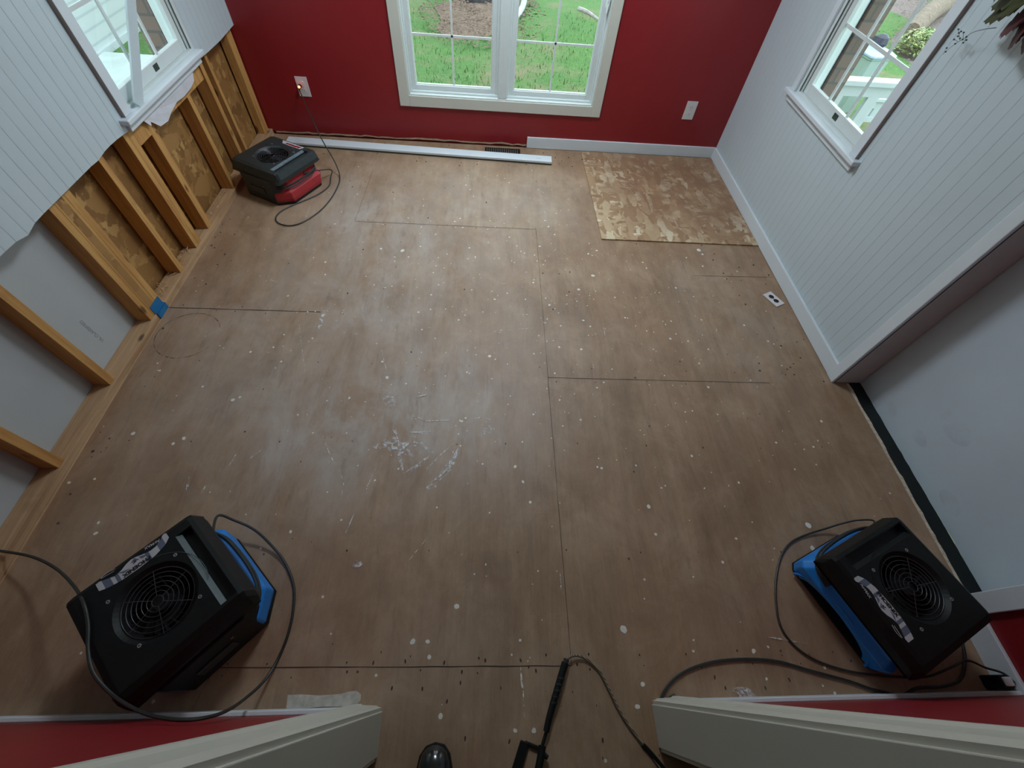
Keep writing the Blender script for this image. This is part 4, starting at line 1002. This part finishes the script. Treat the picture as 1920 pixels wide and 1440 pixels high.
def mulch(name, cx, cy, rx, ry, nchip, GZ, col):
    o = MB(); k = 60
    def rr(q): return 1+.10*math.sin(3*q+1)+.07*math.sin(7*q)+random.uniform(-.05, .05)
    rings = [[(cx+rx*s*rr(q)*math.cos(q), cy+ry*s*rr(q)*math.sin(q), GZ-.03+.10*(1-s)) for q in [2*math.pi*j/k for j in range(k)]] for s in (1, .6, .2)]
    o.loft(rings); mt = NT(name); c2 = mt.noise(mt.coords(), 24, 6, .75); mt.l(mt.ramp(c2, [(.3, tuple(c*.45 for c in col)), (.5, col), (.72, tuple(min(1, c*1.6) for c in col))]), mt.b.inputs['Base Color']); mt.b.inputs['Roughness'].default_value = .95; mt.bump(c2, .9, .05)
    for _ in range(nchip):
        q = random.uniform(0, 6.28); s = math.sqrt(random.random())*1.25; x = cx+rx*s*math.cos(q); y = cy+ry*s*math.sin(q); z = GZ+.02+.06*max(0, 1-s)+random.uniform(0, .02); a = random.uniform(0, 6.28); L = random.uniform(.015, .04)
        dx, dy = math.cos(a)*L, math.sin(a)*L; o.add([(x-dx, y-dy, z), (x+dy*.5, y-dx*.5, z+.012), (x+dx, y+dy, z+.004), (x-dy*.5, y+dx*.5, z)], [(0, 1, 2, 3)])
    r_ = o.build(name, mt.m, ground); r_['kind'] = 'stuff'; return r_
mulch('leaf_mulch', -.15, 9.2, .85, 1.25, 1700, GZ, (.30, .20, .15))
mulch('fallen_leaves', 8.6, 13.2, 2.4, 4.0, 2600, GZ-.25, (.26, .20, .18))
def tree(name, x, y, r, h_, label, lean=(0, 0)):
    root = tag(empty(name, (x, y, GZ)), label, 'tree'); bark = NT('tree_bark'); c2 = bark.noise(bark.coords((6, 6, 1.2)), 3, 6, .7); bark.l(bark.ramp(c2, [(.3, (.05, .045, .045)), (.7, (.22, .19, .17))]), bark.b.inputs['Base Color']); bark.b.inputs['Roughness'].default_value = .95; bark.bump(c2, 1, .05)
    k = 18; rings = []
    for z, s in ((0, 1.7), (.1, 1.3), (.3, 1.05), (.8, 1), (h_, .75)):
        rings.append([(lean[0]*z+r*s*(1+.12*math.sin(5*q)*(s-.6))*math.cos(q), lean[1]*z+r*s*(1+.12*math.sin(4*q)*(s-.6))*math.sin(q), z) for q in [2*math.pi*j/k for j in range(k)]])
    MB().loft(rings).build('trunk', bark.m, root, 0, True)
    br_ = MB()
    for j in range(6):
        q = j*1.05; br_.tube([(lean[0]*h_*.8, lean[1]*h_*.8, h_*.8), (math.cos(q)*.8, math.sin(q)*.8, h_*.8+.7), (math.cos(q)*1.9, math.sin(q)*1.9, h_+1.2)], r*.35, 7, 0, 4, r*.08)
    br_.build('branches', bark.m, root, 0, True)
    lf = MB()
    for _ in range(1300):
        q = random.uniform(0, 6.28); s = random.uniform(.3, 2.6); z = h_+random.uniform(-.2, 2.8); x_, y_ = math.cos(q)*s, math.sin(q)*s; a = random.uniform(0, 6.28); L = .09
        lf.add([(x_, y_, z), (x_+math.cos(a)*L, y_+math.sin(a)*L, z+.03), (x_+math.cos(a+.6)*L*1.6, y_+math.sin(a+.6)*L*1.6, z), (x_-math.sin(a)*L, y_+math.cos(a)*L, z-.03)], [(0, 1, 2, 3)])
    lf.build('foliage', simple('tree_leaf', (.10, .22, .05), .7, .3, 2), root)
    return root
tree('tree', -.25, 10.75, .24, 3.0, 'dark tree trunk in the mulch bed behind the rear window')
# pale bent downspout or root beside the trunk
q0 = ray(1012, 0); 
def gnd(px, py, z=GZ): return fl(px, py, z)
pb = MB().tube([gnd(985, -28, GZ+.25), gnd(982, 5, GZ+.12), gnd(975, 22, GZ+.06), gnd(968, 34, GZ+.05)], .055, 10, 0, 5, .04).build('pale_branch', simple('bleached_wood', (.50, .50, .52), .8, .3, 8), None, 0, True)
tag(pb, 'pale bleached branch lying on the lawn right of the window mullion', 'branch')
st_ = MB(); c0 = gnd(893, 4); st_.loft([[(c0.x+r_*1.5*math.cos(q), c0.y+r_*math.sin(q), GZ+z) for q in [2*math.pi*j/11 for j in range(11)]] for r_, z in ((.17, .0), (.20, .08), (.15, .18), (.05, .22))])
tag(st_.build('stone', simple('dark_grey_stone', (.10, .11, .13), .9, .3, 8, .5), None, .01), 'dark grey stone in the leaf mulch behind the rear window', 'stone')
rt = MB(); rt.tube([gnd(1085, 17, GZ+.04), gnd(1100, 22, GZ+.05), gnd(1115, 32, GZ+.04), gnd(1128, 42, GZ+.03)], .04, 8, 0, 5, .02); tag(rt.build('exposed_root', simple('pale_root', (.42, .36, .36), .9, .3, 10), None, 0, True), 'pale exposed root in the grass at the right of the rear window view', 'root')

# right: porch floor, railings, bin, log, shrubs
M_rail = simple('white_painted_rail', (.48, .52, .54), .45, .02)
def railing(name, a, b, ztop, zbot, nbal, label, x_post=True):
    root = tag(empty(name, (a[0], a[1], 0)), label, 'railing'); d = Vector((b[0]-a[0], b[1]-a[1], 0)); L = d.length; d.normalize(); n_ = Vector((-d.y, d.x, 0))
    def bar(p, q, hw, z0, z1, nm):
        m = MB(); m.loft([[v-n_*hw+Vector((0, 0, z0)), v-n_*hw+Vector((0, 0, z1)), v+n_*hw+Vector((0, 0, z1)), v+n_*hw+Vector((0, 0, z0))] for v in (p, q)]); return m.build(nm, M_rail, root, .004)
    bar(Vector(), d*L, .055, ztop-.04, ztop, 'top_rail'); bar(Vector(), d*L, .02, ztop-.13, ztop-.04, 'rail_fascia'); bar(Vector(), d*L, .025, zbot, zbot+.07, 'bottom_rail')
    for k in range(nbal):
        c_ = d*(L*(k+.5)/nbal); m = MB(); m.box((c_.x-.045, c_.y-.02, zbot+.03), (c_.x+.045, c_.y+.02, ztop-.1)); m.build('baluster', M_rail, root)
    for t_ in (0, 1):
        c_ = d*L*t_; m = MB(); m.box((c_.x-.05, c_.y-.05, GZ-.62), (c_.x+.05, c_.y+.05, ztop+.06)); m.build('post', M_rail, root, .004)
    return root
RA, RB = (2.30, 3.62), (4.3, 3.02)
railing('porch_railing', (2.24, 4.19), (5.2, 4.24), .46, -.42, 9, 'white porch railing with square balusters just outside the right window')
railing('porch_railing', (5.10, 6.30), (6.6, 6.36), -.40, -.70, 5, 'lower white railing on the lawn seen between the porch balusters')
bn = tag(empty('trash_bin', (5.42, 7.05, GZ-.25), .18), 'pale tapered trash bin with a light blue lid on the lawn behind the railing', 'bin')
bn.location.x = 5.28; bn.scale = (.76, .76, .79)
def rrect(hx, hy, z, c=.05): return octo(hx, hy, c, z)
MB().loft([rrect(.16, .17, 0), rrect(.24, .25, .86), rrect(.262, .272, .87), rrect(.262, .272, .90)]).build('bin_body', simple('pale_green_bin', (.34, .43, .40), .5, .04), bn, .004)
MB().loft([rrect(.28, .30, .905), rrect(.28, .30, .935), rrect(.20, .21, .975)]).build('bin_lid', simple('pale_blue_lid', (.38, .50, .62), .4, .04), bn, .006)
bag = tag(MB().loft([[(5.34+r_*1.0*math.cos(q)*(1+.12*math.sin(3*q)), 7.14+r_*math.sin(q)*(1+.1*math.sin(5*q)), GZ-.25+z) for q in [2*math.pi*j/16 for j in range(16)]] for r_, z in ((.08, .773), (.11, .81), (.09, .87), (.03, .90))]).build('dark_bag', simple('dark_purple_bag', (.03, .03, .05), .5, .4, 14), None, 0, True), 'small dark bag resting on the lid of the trash bin', 'bag')
pot = tag(empty('plant_pot', (4.55, 6.7, GZ-.25)), 'small metal pot on the lawn left of the trash bin', 'pot')
MB().loft([[(r_*math.cos(q), r_*math.sin(q), z) for q in [2*math.pi*j/16 for j in range(16)]] for r_, z in ((.06, 0), (.09, .16), (.08, .16), (.07, .10))]).build('pot_body', simple('grey_metal_pot', (.25, .27, .28), .5), pot, 0, True)
lg = MB().tube([gnd(1706, 62, GZ-.12), gnd(1724, 44, GZ-.10), gnd(1747, 22, GZ-.08), gnd(1777, 0, GZ-.06), gnd(1800, -22, GZ-.04)], .16, 12, 0, 5, .22)
tag(lg.build('fallen_log', mat_wood('rotting_log', (.26, .20, .15), (.12, .085, .06), 'y', False, .95), None, 0, True), 'brown fallen log on the leaves beyond the bin outside the right window', 'log')
def shrub(c_, r, label, col, cnt, gr=None):
    root = tag(empty('shrub', (c_.x, c_.y, GZ-.25)), label, 'shrub')
    m = MB()
    for _ in range(cnt):
        q = random.uniform(0, 6.28); f = math.acos(random.uniform(-.1, 1)); rr = r*random.uniform(.6, 1.05); p_ = Vector((rr*math.sin(f)*math.cos(q), rr*math.sin(f)*math.sin(q), rr*math.cos(f)*.85+.05)); a = random.uniform(0, 6.28); L = .035
        u_ = Vector((math.cos(a), math.sin(a), random.uniform(-.3, .6)))*L; v_ = Vector((-math.sin(a), math.cos(a), random.uniform(-.3, .3)))*L*.5; m.add([p_-u_, p_+v_, p_+u_, p_-v_], [(0, 1, 2, 3)])
    m.build('foliage', simple('shrub_leaf', col, .6, .5, 4), root)
    m = MB()
    for j in range(7): q = j*.9; m.tube([(0, 0, 0), (math.cos(q)*r*.3, math.sin(q)*r*.3, r*.4), (math.cos(q)*r*.7, math.sin(q)*r*.7, r*.7)], .010, 5, 0, 3, .003)
    m.build('stems', simple('shrub_stem', (.15, .1, .07), .9), root)
shrub(gnd(1712, 100, -.85), .38, 'low yellow green shrub on the lawn to the right of the trash bin', (.34, .40, .16), 1500)
shrub(gnd(1762, 122, -.85), .18, 'pale green shrub beside the fallen log outside the right window', (.36, .52, .34), 1000)
# left: neighbouring pale building and walk
nb = tag(empty('outbuilding', (-4.9, 5.0, GZ)), 'plain pale grey building with a white base seen through the left window', 'building')
sd = NT('pale_siding'); wv = sd.n('ShaderNodeTexWave', bands_direction='Z'); wv.inputs['Scale'].default_value = 2.4; sd.l(sd.coords(obj=True), wv.inputs['Vector']); sd.l(sd.ramp(wv.outputs[0], [(.0, (.36, .40, .41)), (.15, (.46, .50, .50)), (1, (.47, .51, .51))]), sd.b.inputs['Base Color']); sd.b.inputs['Roughness'].default_value = .6
MB().box((-3.5, -4, .07), (0, 9, 3.4)).build('wall', sd.m, nb)
MB().box((-3.5, -4, 0), (.03, 9.02, .07)).build('base_trim', M_rail, nb)
MB().box((-3.2, -4.3, 3.4), (.35, 9.3, 3.5)).build('roof', simple('grey_roof', (.2, .2, .21), .9), nb)
cdn = [gnd(190, 112), gnd(228, 93), gnd(236, 186), gnd(120, 60)]
struct(MB().box((-4.86, -4, -.64), (-1.9, 6.55, -.545)).build('path', simple('pale_concrete', (.50, .56, .54), .85, .08, 6)))
